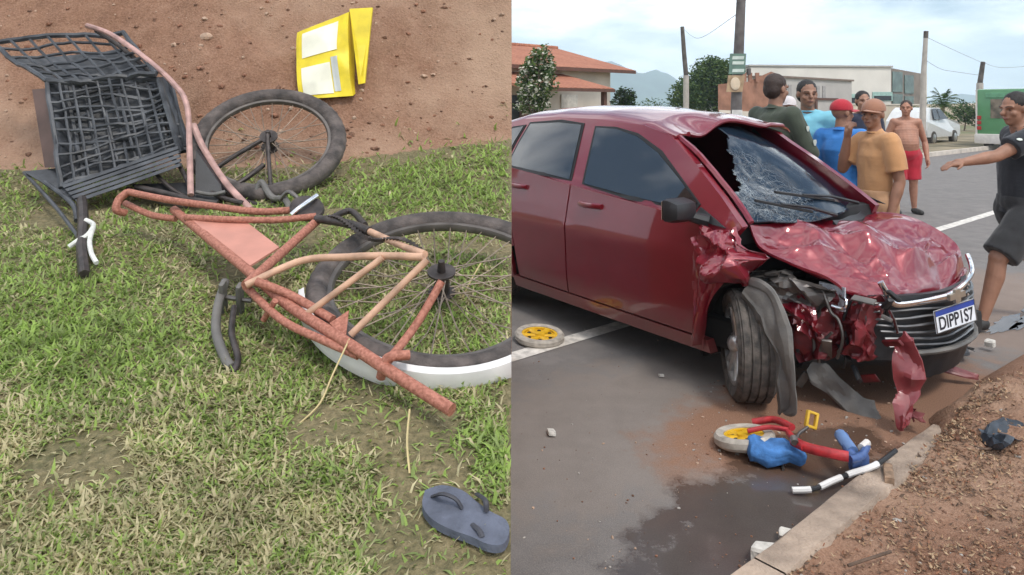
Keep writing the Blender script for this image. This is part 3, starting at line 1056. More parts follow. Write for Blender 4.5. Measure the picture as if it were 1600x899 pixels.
# ---- windscreen: crazed laminated sheet with a hole at its near upper corner
W00, W01 = cp(1176, 347, .17), cp(1336, 321, 1.50)     # cowl, right to left
W10, W11 = Vector((-.36, .29, 1.375)), cp(1172, 206, 1.36)  # header
def ws(a, b):
    """a: 0 right .. 1 left, b: 0 cowl .. 1 header"""
    lo = W00.lerp(W01, a) + Vector((.13 * 4 * a * (1 - a), 0, .005))
    hi = W10.lerp(W11, a) + Vector((.09 * 4 * a * (1 - a), 0, .055 * 4 * a * (1 - a)))
    p = lo.lerp(hi, b)
    p += Vector((.035, 0, .06)) * (4 * b * (1 - b)) * .6
    dent = math.exp(-(((a - .36) / .3) ** 2 + ((b - .38) / .42) ** 2))
    p -= Vector((.5, 0, .8)) * .085 * dent
    p += Vector((.4, 0, .8)) * (.010 * fbm((a * 4, b * 4, 3), 3) * max(.1, 1 - a * 1.3) + .022 * abs(fbm((a * 3, b * 3, 8), 3)) * dent)
    return p
def hole(a, b):
    # missing glass next to the right pillar
    e = .40 * (b - .22) / .78 + .035 * fbm((1, b * 9, 1), 3, 1.3) + .02 * math.sin(b * 23)
    return b > .24 and a < e
mb = MB()
NA, NBB = 70, 50
idx = {}
for j in range(NBB):
    for i in range(NA):
        a, b = (i + .5) / NA, (j + .5) / NBB
        if hole(a, b): continue
        q = []
        for di, dj in ((0, 0), (1, 0), (1, 1), (0, 1)):
            key = (i + di, j + dj)
            if key not in idx:
                idx[key] = len(mb.v)
                mb.v.append(ws(key[0] / NA, key[1] / NBB))
            q.append(idx[key])
        mb.f.append(tuple(q)); mb.m.append(0)
def crazed_nodes(t, b):
    g = NT(t)
    tc = g.n('ShaderNodeTexCoord').outputs['Object']
    ds = g.n('ShaderNodeVectorMath', operation='ADD')
    nn = g.n('ShaderNodeTexNoise'); nn.inputs['Scale'].default_value = 7; t.links.new(tc, nn.inputs['Vector'])
    sc = g.n('ShaderNodeVectorMath', operation='SCALE'); sc.inputs['Scale'].default_value = .12
    t.links.new(nn.outputs['Color'], sc.inputs[0]); t.links.new(tc, ds.inputs[0]); t.links.new(sc.outputs[0], ds.inputs[1])
    def vor(s, w):
        q = g.n('ShaderNodeTexVoronoi', feature='DISTANCE_TO_EDGE'); q.inputs['Scale'].default_value = s
        t.links.new(ds.outputs[0], q.inputs['Vector'])
        return g.ramp(q.outputs['Distance'], [(0, 1.0), (w, 0.0)])
    big, sm, tiny = vor(9, .035), vor(26, .06), vor(70, .12)
    # crazing is densest round the blow, low on the right
    mp = g.n('ShaderNodeMapping', vector_type='TEXTURE')
    mp.inputs['Location'].default_value = (.1, .45, 1.0); mp.inputs['Scale'].default_value = (.75, .75, .75)
    t.links.new(tc, mp.inputs['Vector'])
    ln = g.n('ShaderNodeVectorMath', operation='LENGTH'); t.links.new(mp.outputs[0], ln.inputs[0])
    near = g.ramp(ln.outputs['Value'], [(0.15, 0.9), (0.6, 0.03)])
    core = g.ramp(ln.outputs['Value'], [(0.12, 0.8), (0.38, 0.0)])
    patch = g.ramp(g.noise(tc, 4.5, 5, .6), [(.47, 0.06), (.66, 1.0)])
    cr = g.math('MAXIMUM', g.math('MULTIPLY', big, g.math('ADD', .02, g.math('MULTIPLY', near, .5))), g.math('MAXIMUM', g.math('MULTIPLY', sm, near), g.math('MULTIPLY', tiny, core)))
    cr = g.math('MULTIPLY', cr, patch, True)
    c = g.mix(cr, (0.010, 0.020, 0.034), (0.62, 0.68, 0.7))
    t.links.new(c, b.inputs['Base Color'])
    t.links.new(g.math('ADD', g.math('MULTIPLY', cr, .5), .07), b.inputs['Roughness'])
    b.inputs['Specular IOR Level'].default_value = .4
    t.links.new(g.bump(g.math('MULTIPLY', near, g.math('ADD', sm, g.math('MULTIPLY', big, 2))), .35, .010), b.inputs['Normal'])
M_CRAZE = node_mat('crazed_glass', crazed_nodes)
scr = mb.build('windscreen', M_CRAZE, car, smooth='all', recalc=True)
sm_ = scr.modifiers.new('thickness', 'SOLIDIFY'); sm_.thickness = .005
# black surround and wipers
mb = MB()
mb.tube([ws(0, b / 10) + Vector((.01, -.02, 0)) for b in range(11)], .018, 6)
mb.build('screen_surround', M_PAINT, car, smooth=True)
mb = MB()
mb.tube([ws(1, b / 10) + Vector((.01, .02, .005)) for b in range(11)], .022, 6)
mb.build('screen_surround', M_BLACK, car, smooth=True)
for a0, b0, a1, b1 in ((.52, -.02, .22, .13), (.9, .0, .45, .2)):
    mb = MB()
    p0, p1 = ws(a0, b0) + Vector((.03, 0, .03)), ws(a1, b1) + Vector((.02, 0, .03))
    mb.tube([p0, p0.lerp(p1, .5) + Vector((0, 0, .015)), p1], [.012, .01, .007], 6)
    mb.tube([p1 + (p0 - p1) * .55 + Vector((0, 0, -.008)), p1 + (p1 - p0) * .45 + Vector((0, 0, -.008))], .009, 5)
    mb.build('wiper', M_BLACK, car, smooth=True)
# cowl panel below the glass
mb = MB(); mb.grid(20, 3, lambda a_, b, a=0: (lambda a: (.24 + .13 * 4 * a * (1 - a) - .11 * a + .03 * b, .16 + 1.38 * a, .885 - .03 * b + .004 * math.sin(a * 30)))(.5 + .5 * a_), thick=(0, 0, -.02))
mb.build('cowl', M_BLACK, car, smooth=True)

# ---- crumpled bonnet
back = curve([cp(1172, 352, .16), cp(1235, 346, .55), cp(1290, 338, 1.0), cp(1338, 331, 1.52)], 36)
front = curve([cp(1318, 438, .36), cp(1372, 450, .52), cp(1412, 452, .66), cp(1452, 447, .9), cp(1490, 428, 1.18), cp(1506, 404, 1.44)], 36)
near_ = curve([cp(1172, 352, .16), cp(1188, 385, .17), cp(1225, 405, .2), cp(1270, 422, .27), cp(1318, 438, .36)], 36)
far_ = curve([cp(1338, 331, 1.52), cp(1400, 332, 1.54), cp(1455, 352, 1.54), cp(1492, 378, 1.5), cp(1506, 404, 1.44)], 36)
def samp(c, t):
    x = t * (len(c) - 1); i = min(int(x), len(c) - 2); return c[i].lerp(c[i + 1], x - i)
FOLDS = [((.0, .30), (.55, .72), .055, .07), ((.30, .02), (.62, .78), .075, .055), ((.62, .78), (.92, .55), .06, .06), ((.62, .02), (.64, .78), .085, .09),
         ((.64, .78), (.98, .9), .045, .05), ((.42, .0), (.40, .95), -.06, .05), ((.78, .25), (.66, .72), -.05, .05), ((.15, .1), (.28, .55), -.04, .06),
         ((.50, .45), (.36, .98), .05, .05), ((.05, .62), (.40, .86), -.035, .05), ((.80, .60), (.72, .98), -.05, .045), ((.85, .12), (.97, .5), .035, .06), ((.2, .55), (.33, .3), .04, .045)]
def fold(a, b):
    h = 0
    for (p, q, amp, w) in FOLDS:
        dx, dy = q[0] - p[0], q[1] - p[1]
        t = max(0, min(1, ((a - p[0]) * dx + (b - p[1]) * dy) / (dx * dx + dy * dy)))
        d = math.hypot(a - p[0] - t * dx, b - p[1] - t * dy)
        h += amp * 1.15 * max(0, 1 - d / (w * 1.8)) * (.45 + .55 * math.sin(math.pi * min(1, t * .85 + .12)))
    return h
def hood(a, b):
    S = back_ = samp(back, a) * (1 - b) + samp(front, a) * b + samp(near_, b) * (1 - a) + samp(far_, b) * a
    S -= back[0] * (1 - a) * (1 - b) + back[-1] * a * (1 - b) + front[0] * (1 - a) * b + front[-1] * a * b
    e = min(1, min(a, 1 - a) * 9 + .12) * min(1, min(b, 1 - b) * 9 + .1)
    z = .04 * math.sin(math.pi * a) * math.sin(math.pi * min(1, b * 1.02)) + fold(a, b) * e * .8
    z += (.05 * (facet(a, b, 3, 3) - .5) + .018 * (facet(a + .2 * b, b, 6, 8) - .5)) * e + .008 * fbm((a * 5, b * 5, 1), 3) * e
    if b > .8: z -= .05 * ((b - .8) / .2) ** 2
    S = S + Vector((0, 0, z))
    S.x += .02 * fbm((a * 6, b * 4, 5), 3) * e
    return S
mb = MB(); mb.grid(110, 96, hood, thick=(-.004, 0, -.012))
mb.build('bonnet', M_PAINT, car, smooth=True, sharp=16)
# rolled front lip of the bonnet, deeper red, facing forward
mb = MB()
mb.grid(40, 8, lambda a, b: hood(.30 + .70 * a, .995) + Vector((.012 + .03 * math.sin(math.pi * b) - .05 * b, 0, -.004 - .115 * b * (.25 + .75 * math.sin(math.pi * min(1, a * .9 + .1))) + .006 * fbm((a * 8, b * 3, 0), 3))), thick=(-.01, 0, 0))
mb.build('bonnet_lip', M_PAINT, car, smooth=True)

# ---- right front wing: torn, folded sheet
def sheet(ctrl, nu, nv, crump, freq, seed, thick=(0, .006, 0)):
    rows = [curve(r_, nu) for r_ in ctrl]
    def f(a, b):
        pts = [samp(r_, a) for r_ in rows]
        return samp(curve(pts, 24), b) + Vector((facet(a, b, freq, seed) - .5, 2.2 * (facet(a + .2 * b, b, freq, seed + 9) - .5) + .9 * (facet(a, b + .3 * a, freq * 2.2, seed + 4) - .5), facet(a, b, freq, seed + 5) - .5)) * crump
    m_ = MB(); m_.grid(nu, nv, f, thick=thick)
    return m_
# strip between door edge and wheel arch
sheet([[cp(1083, 530, .005), cp(1092, 440, .0), cp(1096, 372, .0), cp(1096, 346, .01)],
       [cp(1092, 537, .01), cp(1103, 455, -.01), cp(1118, 400, -.01), cp(1122, 355, .02)],
       [cp(1104, 543, .03), cp(1113, 478, .015), cp(1142, 425, .01), cp(1150, 362, .05)]], 26, 18, .014, 4, 3)  .build('front_wing', M_PAINT, car, smooth=True, sharp=14)
sheet([[cp(1098, 372, -.005), cp(1135, 352, .03), cp(1172, 350, .12)],
       [cp(1105, 405, -.03), cp(1145, 384, -.02), cp(1188, 378, .1)],
       [cp(1122, 428, -.01), cp(1160, 412, -.03), cp(1212, 398, .14)],
       [cp(1140, 432, .04), cp(1175, 438, .05), cp(1190, 420, .18)]], 34, 30, .03, 4, 13).build('front_wing', M_PAINT, car, smooth=True, sharp=14)
# mangled metal below the bonnet edge
sheet([[cp(1190, 408, .2), cp(1240, 420, .25), cp(1310, 445, .36)],
       [cp(1185, 430, .24), cp(1235, 450, .24), cp(1300, 475, .34)],
       [cp(1200, 455, .3), cp(1245, 490, .3), cp(1290, 500, .4)]], 30, 18, .035, 6, 23).build('wheel_arch_remains', M_STEEL, car, smooth=True, sharp=14)
sheet([[cp(1205, 425, .26), cp(1238, 440, .28), cp(1275, 455, .33)],
       [cp(1215, 450, .24), cp(1245, 470, .25), cp(1285, 490, .30)],
       [cp(1240, 490, .28), cp(1258, 510, .27), cp(1282, 530, .33)]], 24, 18, .022, 5, 63).build('torn_wing_edge', M_PAINT, car, smooth=True, sharp=14)
sheet([[cp(1255, 445, .42), cp(1300, 462, .42), cp(1345, 470, .5)],
       [cp(1240, 485, .40), cp(1290, 505, .36), cp(1330, 520, .46)],
       [cp(1262, 560, .42), cp(1295, 560, .36), cp(1320, 552, .48)]], 28, 22, .026, 5, 33).build('inner_wing', M_REDIN, car, smooth=True, sharp=14)
sheet([[cp(1310, 450, .45), cp(1345, 458, .44), cp(1392, 462, .55)],
       [cp(1318, 500, .46), cp(1350, 505, .40), cp(1380, 510, .52)],
       [cp(1322, 545, .46), cp(1350, 552, .42), cp(1372, 560, .52)]], 28, 24, .026, 6, 43).build('radiator_panel', M_REDIN, car, smooth=True, sharp=14)
# engine lumps
mb = MB()
mb.box((.48, .95, .50), (.36, .75, .30), bev=.05)
mb.box((.40, .52, .42), (.26, .22, .34), Matrix.Rotation(R(20), 3, 'Z'), bev=.04)
mb.box((.62, .98, .40), (.2, .95, .30), bev=.04)
mb.box((.75, 1.1, .30), (.16, .9, .14), bev=.03)
mb.build('engine', M_UNDER, car, smooth=True)
for (pts, r_, m_) in (([cp(1282, 445, .33), cp(1288, 462, .32), cp(1298, 488, .33), cp(1310, 500, .34), cp(1317, 530, .34), cp(1308, 560, .36)], .008, M_STEEL),
                      ([cp(1300, 478, .31), cp(1318, 482, .31), cp(1322, 470, .32), cp(1312, 462, .34)], .009, M_CHROME),
                      ([cp(1300, 520, .33), cp(1286, 535, .33), cp(1280, 560, .34), cp(1285, 585, .36)], .008, M_STEEL),
                      ([cp(1342, 470, .43), cp(1352, 500, .41), cp(1338, 530, .42)], .007, M_BLACK),
                      ([cp(1366, 480, .47), cp(1378, 478, .47), cp(1376, 496, .48)], .010, M_CHROME),
                      ([cp(1268, 500, .35), cp(1273, 545, .35), cp(1271, 600, .37)], .010, M_DARKGREY),
                      ([cp(1330, 470, .40), cp(1318, 500, .40), cp(1325, 540, .42), cp(1318, 575, .44)], .007, M_BLACK)):
    mb = MB(); mb.tube(curve(pts, 18), r_, 7); mb.build('hose', m_, car, smooth=True)
# broken headlamp shell
mb = MB()
mb.grid(10, 8, lambda a, b: cp(1280 + 40 * a, 440 + 38 * b + 10 * a, .33 + .05 * math.sin(a * 3) + .03 * b), thick=(0, .01, 0))
mb.build('headlamp', mat('headlamp_white', (0.6, 0.62, 0.68), 0.2, var=0.5, scale=30, coat=1), car, smooth=True)
for k in range(22):
    mb = MB()
    rr = random.Random(k + 50)
    c = cp(rr.uniform(1240, 1400), rr.uniform(455, 600), rr.uniform(.34, .5))
    mb.box(c, (rr.uniform(.015, .05), rr.uniform(.006, .02), rr.uniform(.04, .13)), Matrix.Rotation(rr.random() * 3, 3, Vector((rr.random(), rr.random(), rr.random()))), bev=.006)
    mb.build('bracket', rr.choice([M_STEEL, M_BLACK, M_REDIN, M_DARKGREY]), car, smooth=True)

# ---- grille, bumper, plate
def gx(y): return lerp_tab([(.42, .74), (.5, .80), (.6, .868), (.75, .93), (.88, .955), (1.05, .95), (1.2, .925), (1.35, .86), (1.45, .80), (1.53, .72)], y)
def gpt(y, z, off=0.0): return Vector((gx(y) + off - .12 * max(0, z - .55), y, z))
mb = MB(); mb.grid(40, 14, lambda a, b: gpt(.47 + .98 * a, .27 + .325 * b, -.035), thick=(-.03, 0, 0))
gr = mb.build('grille', M_BLACK, car, smooth=True)
for k in range(7):
    z = .345 + .036 * k
    mb = MB(); mb.tube([gpt(.53 + .9 * j / 24 + .018 * k * (1 - j / 24) * -1, z + .006 * math.sin(j * .5 + k), -.012) for j in range(25)], .009, 6, flat=.7)
    mb.build('slat', mat('slat_grey', (0.16, 0.16, 0.165), 0.35, metal=0.5, var=0.4, scale=8), gr, smooth=True)
mb = MB()
ch = [cp(1372, 440, .47), cp(1384, 462, .5), cp(1395, 475, .54), cp(1425, 473, .64), cp(1465, 465, .78), cp(1480, 460, .85), cp(1500, 446, 1.05), cp(1514, 428, 1.32), cp(1513, 412, 1.42), cp(1508, 398, 1.46)]
mb.tube(curve([p + Vector((.012, 0, 0)) for p in ch], 40), .0135, 8, flat=1.2)
mb.build('chrome_bar', M_CHROME, gr, smooth=True)
mb = MB()
mb.tube([cp(1384, 475, .49), cp(1396, 500, .53), cp(1402, 520, .56)], .010, 6)
mb.build('chrome_edge', M_CHROME, gr, smooth=True)
# bow-tie shaped badge
mb = MB()
c0 = cp(1483, 460, .85) + Vector((.03, 0, 0))
bt = [(-.085, -.012), (-.03, -.012), (-.022, -.034), (.03, -.034), (.03, -.012), (.085, -.012), (.075, .018), (.025, .018), (.02, .036), (-.03, .036), (-.032, .018), (-.09, .018)]
mb.prism([c0 + Vector((0, p[0], p[1])) for p in bt], (.014, 0, 0))
mb.build('badge', mat('gold_badge', (0.4, 0.36, 0.3), 0.35, metal=0.7, var=0.2), gr)
# lower bumper skin
mb = MB(); mb.grid(40, 8, lambda a, b: gpt(.62 + .9 * a, .16 + .16 * b, -.01 - .05 * (1 - b)) + Vector((0, 0, .012 * fbm((a * 7, b * 3, 1), 3))), thick=(-.02, 0, 0))
mb.build('lower_bumper', M_BLACK, car, smooth=True)
mb = MB(); mb.tube([gpt(.6 + .88 * j / 20, .315, .005) for j in range(21)], .014, 6); mb.build('bumper_strip', M_DARKGREY, car, smooth=True)
# left wing, lamp and wheel on the far side
mb = MB(); mb.grid(24, 12, lambda a, b: (.05 + .66 * a - .1 * a * b, CW - .05 - .1 * a - .02 * b - .25 * max(0, a - .5) ** 2 * 2, .35 + (.46 - .16 * a) * b), thick=(0, -.02, 0))
mb.build('front_wing', M_PAINT, car, smooth=True)
mb = MB(); mb.ell((.66, 1.42, .63), (.1, .07, .05)); mb.build('headlamp', mat('headlamp_clear', (0.5, 0.52, 0.55), 0.08, coat=1), car, smooth=True)

# number plate
pa, pb = cp(1452, 486, .685), cp(1514, 466, 1.01)
pc = cp(1457, 521, .685)
ex = (pb - pa); ez = (pc - pa)
nrm = ex.cross(ez).normalized()
if nrm.x < 0: nrm = -nrm
pa = pa + nrm * .02
mb = MB()
def pl(a, b, o=0.0): return pa + ex * a + ez * b + nrm * o
mb.prism([pl(0, 0), pl(1, 0), pl(1, 1), pl(0, 1)], nrm * .004)
plate = mb.build('number_plate', mat('plate_white', (0.72, 0.74, 0.78), 0.4, var=0.08, scale=30), car)
mb = MB(); mb.prism([pl(.012, .02, .0045), pl(.988, .02, .0045), pl(.988, .27, .0045), pl(.012, .27, .0045)], nrm * .001)
mb.build('plate_band', mat('plate_blue', (0.015, 0.045, 0.28), 0.4, var=0.1), plate)
mb = MB()
for (a0, b0, a1, b1) in ((0, 0, 1, .025), (0, .975, 1, 1), (0, .025, .012, .975), (.988, .025, 1, .975)):
    mb.prism([pl(a0, b0, .0045), pl(a1, b0, .0045), pl(a1, b1, .0045), pl(a0, b1, .0045)], nrm * .003)
mb.build('plate_frame', M_STEEL, plate)
def letters(txt, o0, ax, ay, h, m_, name, parent, nz, bold=0.0):
    cu = bpy.data.curves.new(name, 'FONT'); cu.body = txt; cu.size = 1.0; cu.offset = bold
    cu.align_x = 'CENTER'; cu.align_y = 'CENTER'
    to = bpy.data.objects.new(name, cu); COL.objects.link(to)
    dg = bpy.context.evaluated_depsgraph_get()
    me = bpy.data.meshes.new_from_object(to.evaluated_get(dg))
    bpy.data.objects.remove(to)
    mb_ = MB()
    xs = [q.co.x for q in me.vertices]; wd = max(xs) - min(xs)
    for q in me.vertices: mb_.v.append(o0 + ax * (q.co.x / wd) + ay * (q.co.y * h) + nz)
    mb_.f = [tuple(p.vertices) for p in me.polygons]; mb_.m = [0] * len(mb_.f)
    return mb_.build(name, m_, parent, recalc=False)
letters('DIPP1S7', pl(.5, .64), ex * .86, -ez, .80, mat('plate_ink', (0.012, 0.012, 0.02), 0.5), 'plate_number', plate, nrm * .0055, .02)

# ---- wheels
def wheel(name, c, rot, parent, width=.195, rad=.30):
    m0 = axes_mtx(c, Matrix.Rotation(rot, 3, 'Z') @ Vector((0, -1, 0)), (0, 0, 1))     # axis points out of the car's right side
    w = bpy.data.objects.new(name, None); COL.objects.link(w); w.parent = parent; OFF[w.name] = Vector()
    h = width / 2
    mb = MB()
    prof = [(.205, -h * .8), (.225, -h * .98), (.26, -h * 1.02), (rad - .012, -h * .86)]
    for k in range(4):
        a = -h * .78 + k * h * .42
        prof += [(rad, a), (rad, a + h * .30), (rad - .009, a + h * .32), (rad - .009, a + h * .40)]
    prof += [(rad - .012, h * .86), (.26, h * 1.02), (.225, h * .98), (.205, h * .8)]
    mb.lathe(prof, m0, 56)
    mb.build('tyre', M_RUBBER, w, smooth=True)
    mb = MB()
    mb.lathe([(.205, -h * .8), (.215, -h * .7), (.215, h * .82), (.205, h * .9), (.19, h * .88), (.185, h * .3), (.185, -h * .7)], m0, 48)
    for k in range(10):
        a = 2 * math.pi * (k // 2) / 5 + (.16 if k % 2 else -.16)
        p0 = m0 @ Vector((.045 * math.cos(a * 1.0), .045 * math.sin(a), h * .55))
        p1 = m0 @ Vector((.192 * math.cos(a), .192 * math.sin(a), h * .78))
        mb.tube([p0, p1], [.02, .015], 6)
    mb.ell(m0 @ Vector((0, 0, h * .55)), (.055, .055, .055))
    mb.build('rim', M_ALLOY, w, smooth=True)
    mb = MB(); mb.lathe([(.0, h * .1), (.13, h * .1), (.13, h * .0), (.0, h * .0)], m0, 32)
    mb.build('brake_disc', M_STEEL, w, smooth=True)
    return w
wc = cp(1137, 533, .03)
wheel('front_wheel', Vector((wc.x + .06, .12, .288)), R(-41), car, rad=.29)
wheel('front_wheel', (.45, CW - .12, .30), R(180 - 20), car)
wheel('rear_wheel', (RW, .11, .30), 0, car)
wheel('rear_wheel', (RW, CW - .11, .30), R(180), car)
# wheel well behind the tyre
mb = MB()
mb.grid(20, 6, lambda a, b: (.40 + .42 * math.cos(R(205 - 110 * a)), .06 + .5 * b, .30 + .34 * math.sin(R(205 - 110 * a))), thick=(0, 0, .01))
mb.build('wheel_well', M_UNDER, car, smooth=True)
# torn wheel-arch liner hanging in front of the tyre
def strip(pts, widths, nrmv, nu=30, nv=8, curl=.03, crump=.012, seed=0, thick=(0, .008, 0), rib=0.0):
    c = curve(pts, nu)
    def f(a, b):
        p = samp(c, a); d = (samp(c, min(1, a + .02)) - samp(c, max(0, a - .02))).normalized()
        sd = d.cross(Vector(nrmv)).normalized()
        w = lerp_tab(widths, a)
        k = 2 * b - 1
        return p + sd * (w / 2 * k) + Vector(nrmv) * (curl * (1 - k * k)) + (Vector((facet(a * 2, b, 3, seed), facet(a * 2, b, 3, seed + 3), facet(a * 2, b, 3, seed + 6))) - Vector((.5, .5, .5))) * crump * 2.2 + Vector(nrmv) * (rib * (1 if math.sin(b * 11) > .2 else 0))
    m_ = MB(); m_.grid(nu, nv, f, thick=thick)
    return m_
cn = (-.2, -1, .15)
strip([cp(1172, 455, .03), cp(1200, 474, .0), cp(1216, 510, -.02), cp(1228, 560, -.02), cp(1233, 605, -.01), cp(1226, 643, .0)],
      [(0, .13), (.2, .19), (.4, .15), (.6, .13), (.8, .13), (.92, .12), (1, .05)], cn, 44, 14, .014, .009, 4, rib=.006).build('arch_liner', M_DARKGREY, car, smooth=True, sharp=18)
# ------------------------------------------------------------------ the wrecked cargo bicycle on the bank
CUT = ((-0.0015, 0, 0), (1, 0, 0))        # the bank, and what lies on it, ends here
M_ORANGE = mat('orange_frame_paint', (0.36, 0.13, 0.085), 0.6, var=0.3, scale=130, bump=0.2, bscale=140, col2=(0.46, 0.19, 0.135), detail=3, spec=0.35)
M_ORANGE2 = mat('salmon_plate_paint', (0.50, 0.22, 0.165), 0.5, var=0.12, scale=10)
M_PINKTUBE = mat('faded_pink_tube', (0.42, 0.25, 0.22), 0.5, var=0.3, scale=20)
M_TAN = mat('worn_tan_tube', (0.50, 0.30, 0.2), 0.5, var=0.3, scale=20)
M_TYRE = mat('bike_tyre', (0.055, 0.046, 0.043), 0.8, var=0.4, scale=20, bump=0.4, bscale=90, col2=(0.13, 0.105, 0.095))
M_WHITEWALL = mat('white_mudguard', (0.68, 0.66, 0.65), 0.55, var=0.15, scale=10)
M_RIMST = mat('rim_steel', (0.13, 0.115, 0.105), 0.5, metal=0.5, var=0.3, scale=14)
M_SPOKE = mat('spoke_steel', (0.24, 0.19, 0.15), 0.55, metal=0.5, var=0.3, scale=14)
M_CRATE = mat('black_crate', (0.028, 0.03, 0.036), 0.5, var=0.4, scale=12, bump=0.2, bscale=60, col2=(0.075, 0.08, 0.09))
M_GREASE = mat('greasy_metal', (0.05, 0.04, 0.037), 0.5, metal=0.3, var=0.5, scale=30)
M_RAG = mat('pale_cord', (0.62, 0.62, 0.58), 0.8, var=0.2, scale=30)
bike = thing('cargo_bicycle', 'orange cargo bicycle lying on its side in the grass with black crate', 'bicycle', (-0.75, 2.2, bank_z(-0.75, 2.2, False)))

def bike_wheel(name, c, n, rad, tyre_r, parent, spokes, xdir=(1, 0, 0), whitewall=False, wobble=0.0, clip=None):
    m0 = axes_mtx(c, n, xdir)
    w = bpy.data.objects.new(name, None); COL.objects.link(w); w.parent = parent; OFF[w.name] = OFF[parent.name]
    def wob(mb):
        if wobble:
            inv = m0.inverted()
            for k, p in enumerate(mb.v):
                q = inv @ p
                a = math.atan2(q.y, q.x)
                q.z += wobble * (math.sin(2 * a + .6) * .6 + math.sin(3 * a + 2.0) * .5) * (q.xy.length / rad)
                mb.v[k] = m0 @ q
    prof = [(rad - tyre_r + tyre_r * math.cos(2 * math.pi * k / 12), tyre_r * math.sin(2 * math.pi * k / 12)) for k in range(12)]
    mb = MB(); mb.lathe(prof, m0, 96)
    for k in range(len(mb.v)):      # tread blocks
        i = k % 12
        if i in (0, 1, 11) and (k // 12) % 2: mb.v[k] = m0 @ ((m0.inverted() @ mb.v[k]) * Vector((.992, .992, 1)) if False else Vector(((m0.inverted() @ mb.v[k]).x * .992, (m0.inverted() @ mb.v[k]).y * .992, (m0.inverted() @ mb.v[k]).z)))
    wob(mb); mb.build('tyre', M_TYRE, w, smooth=True, clip=clip)
    rr = rad - 2 * tyre_r
    mb = MB(); mb.lathe([(rr + .012, .013), (rr + .012, -.013), (rr - .008, -.011), (rr - .012, 0), (rr - .008, .011)], m0, 72); wob(mb)
    mb.build('rim', M_RIMST, w, smooth=True, clip=clip)
    if whitewall:
        mb = MB(); mb.lathe([(rad + .012, -.032), (rad + .020, .0), (rad + .012, .028), (rad - .002, .034), (rad + .006, .026), (rad + .014, 0), (rad + .006, -.03), (rad - .002, -.034)], m0, 96)
        # mudguard covers only the lower arc
        keepf = []
        inv = m0.inverted()
        for f in mb.f:
            cc = sum((mb.v[i] for i in f), Vector()) / len(f)
            q = inv @ cc
            a = math.degrees(math.atan2(q.y, q.x)) % 360
            if 196 < a < 345: keepf.append(f)
        mb.f = keepf; mb.m = [0] * len(keepf)
        used_ = sorted({i for f in keepf for i in f}); mp_ = {o_: n_ for n_, o_ in enumerate(used_)}
        mb.v = [mb.v[i] for i in used_]; mb.f = [tuple(mp_[i] for i in f) for f in mb.f]
        wob(mb); mb.build('mudguard', M_WHITEWALL, w, smooth=True, clip=clip)
    mb = MB()
    for k in range(spokes):
        a = 2 * math.pi * k / spokes
        s_ = 1 if k % 2 else -1
        b_ = a + .5 * (1 if (k // 2) % 2 else -1)
        p0 = m0 @ Vector((.028 * math.cos(b_), .028 * math.sin(b_), .03 * s_))
        p1 = m0 @ Vector((rr * math.cos(a), rr * math.sin(a), wobble * (math.sin(2 * a + .6) * .6 + math.sin(3 * a + 2.0) * .5)))
        mid = p0.lerp(p1, .5) + Vector((0, 0, -.01 * (k % 3)))
        mb.tube([p0, mid, p1], .0019, 4, caps=False)
    mb.build('spokes', M_SPOKE, w, smooth=True, clip=clip)
    mb = MB()
    ax = m0.to_3x3() @ Vector((0, 0, 1))
    mb.tube([c - ax * .06, c - ax * .035, c - ax * .034, c + ax * .034, c + ax * .035, c + ax * .068], [.008, .008, .022, .022, .012, .009], 12)
    mb.lathe([(.012, .03), (.038, .03), (.038, .036), (.012, .036)], m0, 20)
    mb.lathe([(.012, -.03), (.038, -.03), (.038, -.036), (.012, -.036)], m0, 20)
    mb.build('hub', M_GREASE, w, smooth=True, clip=clip)
    return w
RWC = Vector((-.192, 1.92, 1.073))
bike_wheel('rear_wheel', RWC, (0.03, -math.sin(R(21)), math.cos(R(21))), .36, .031, bike, 36, whitewall=True, wobble=.014, clip=CUT)
FWC = px(421, 222, 3.08)
bike_wheel('front_wheel', FWC, (0.12, -math.sin(R(43)), math.cos(R(43))), .33, .036, bike, 32)

def bt(pts, r, m_, name, n=None, sides=10, part=bike, clip=None):
    mb = MB()
    P = [bp(*p) for p in pts]
    mb.tube(curve(P, 8 * (len(P) - 1)) if len(P) > 2 else P, r, sides)
    return mb.build(name, m_, part, smooth=True, clip=clip)
# main frame
bt([(272, 328, .13), (398, 432, .12), (452, 478, .10), (530, 528, .09), (612, 582, .07), (706, 641, .05)], .0138, M_ORANGE, 'main_tube')
bt([(200, 300, .17), (260, 312, .17), (330, 322, .17), (405, 331, .16), (470, 327, .165)], .0115, M_ORANGE, 'top_tube')
bt([(196, 318, .12), (236, 336, .11), (275, 342, .11)], .011, M_ORANGE, 'loop_tube')
bt([(200, 300, .17), (186, 312, .15), (182, 328, .12), (196, 333, .1)], .013, M_ORANGE, 'loop_tube')
bt([(290, 340, .145), (352, 343, .155), (430, 344, .16), (494, 338, .165)], .0105, M_ORANGE, 'frame_tube')
bt([(498, 343, .16), (384, 446, .13)], .0135, M_ORANGE, 'seat_tube')
bt([(662, 402, .245), (600, 400, .23), (540, 402, .21), (470, 408, .18), (384, 446, .14)], .0095, M_TAN, 'chain_stay')
bt([(664, 398, .245), (618, 380, .22), (578, 362, .2)], .0095, M_TAN, 'seat_stay')
bt([(578, 362, .2), (545, 350, .19), (495, 342, .17)], .013, M_GREASE, 'seat_stay')
bt([(598, 403, .23), (478, 492, .10)], .0085, M_TAN, 'rack_strut')
bt([(668, 406, .245), (548, 524, .095)], .0085, M_TAN, 'rack_strut')
bt([(690, 440, .20), (650, 508, .12), (600, 572, .075)], .010, M_ORANGE, 'rack_strut')
bt([(384, 448, .11), (440, 500, .09), (505, 532, .08), (560, 556, .07)], .010, M_ORANGE, 'lower_tube')
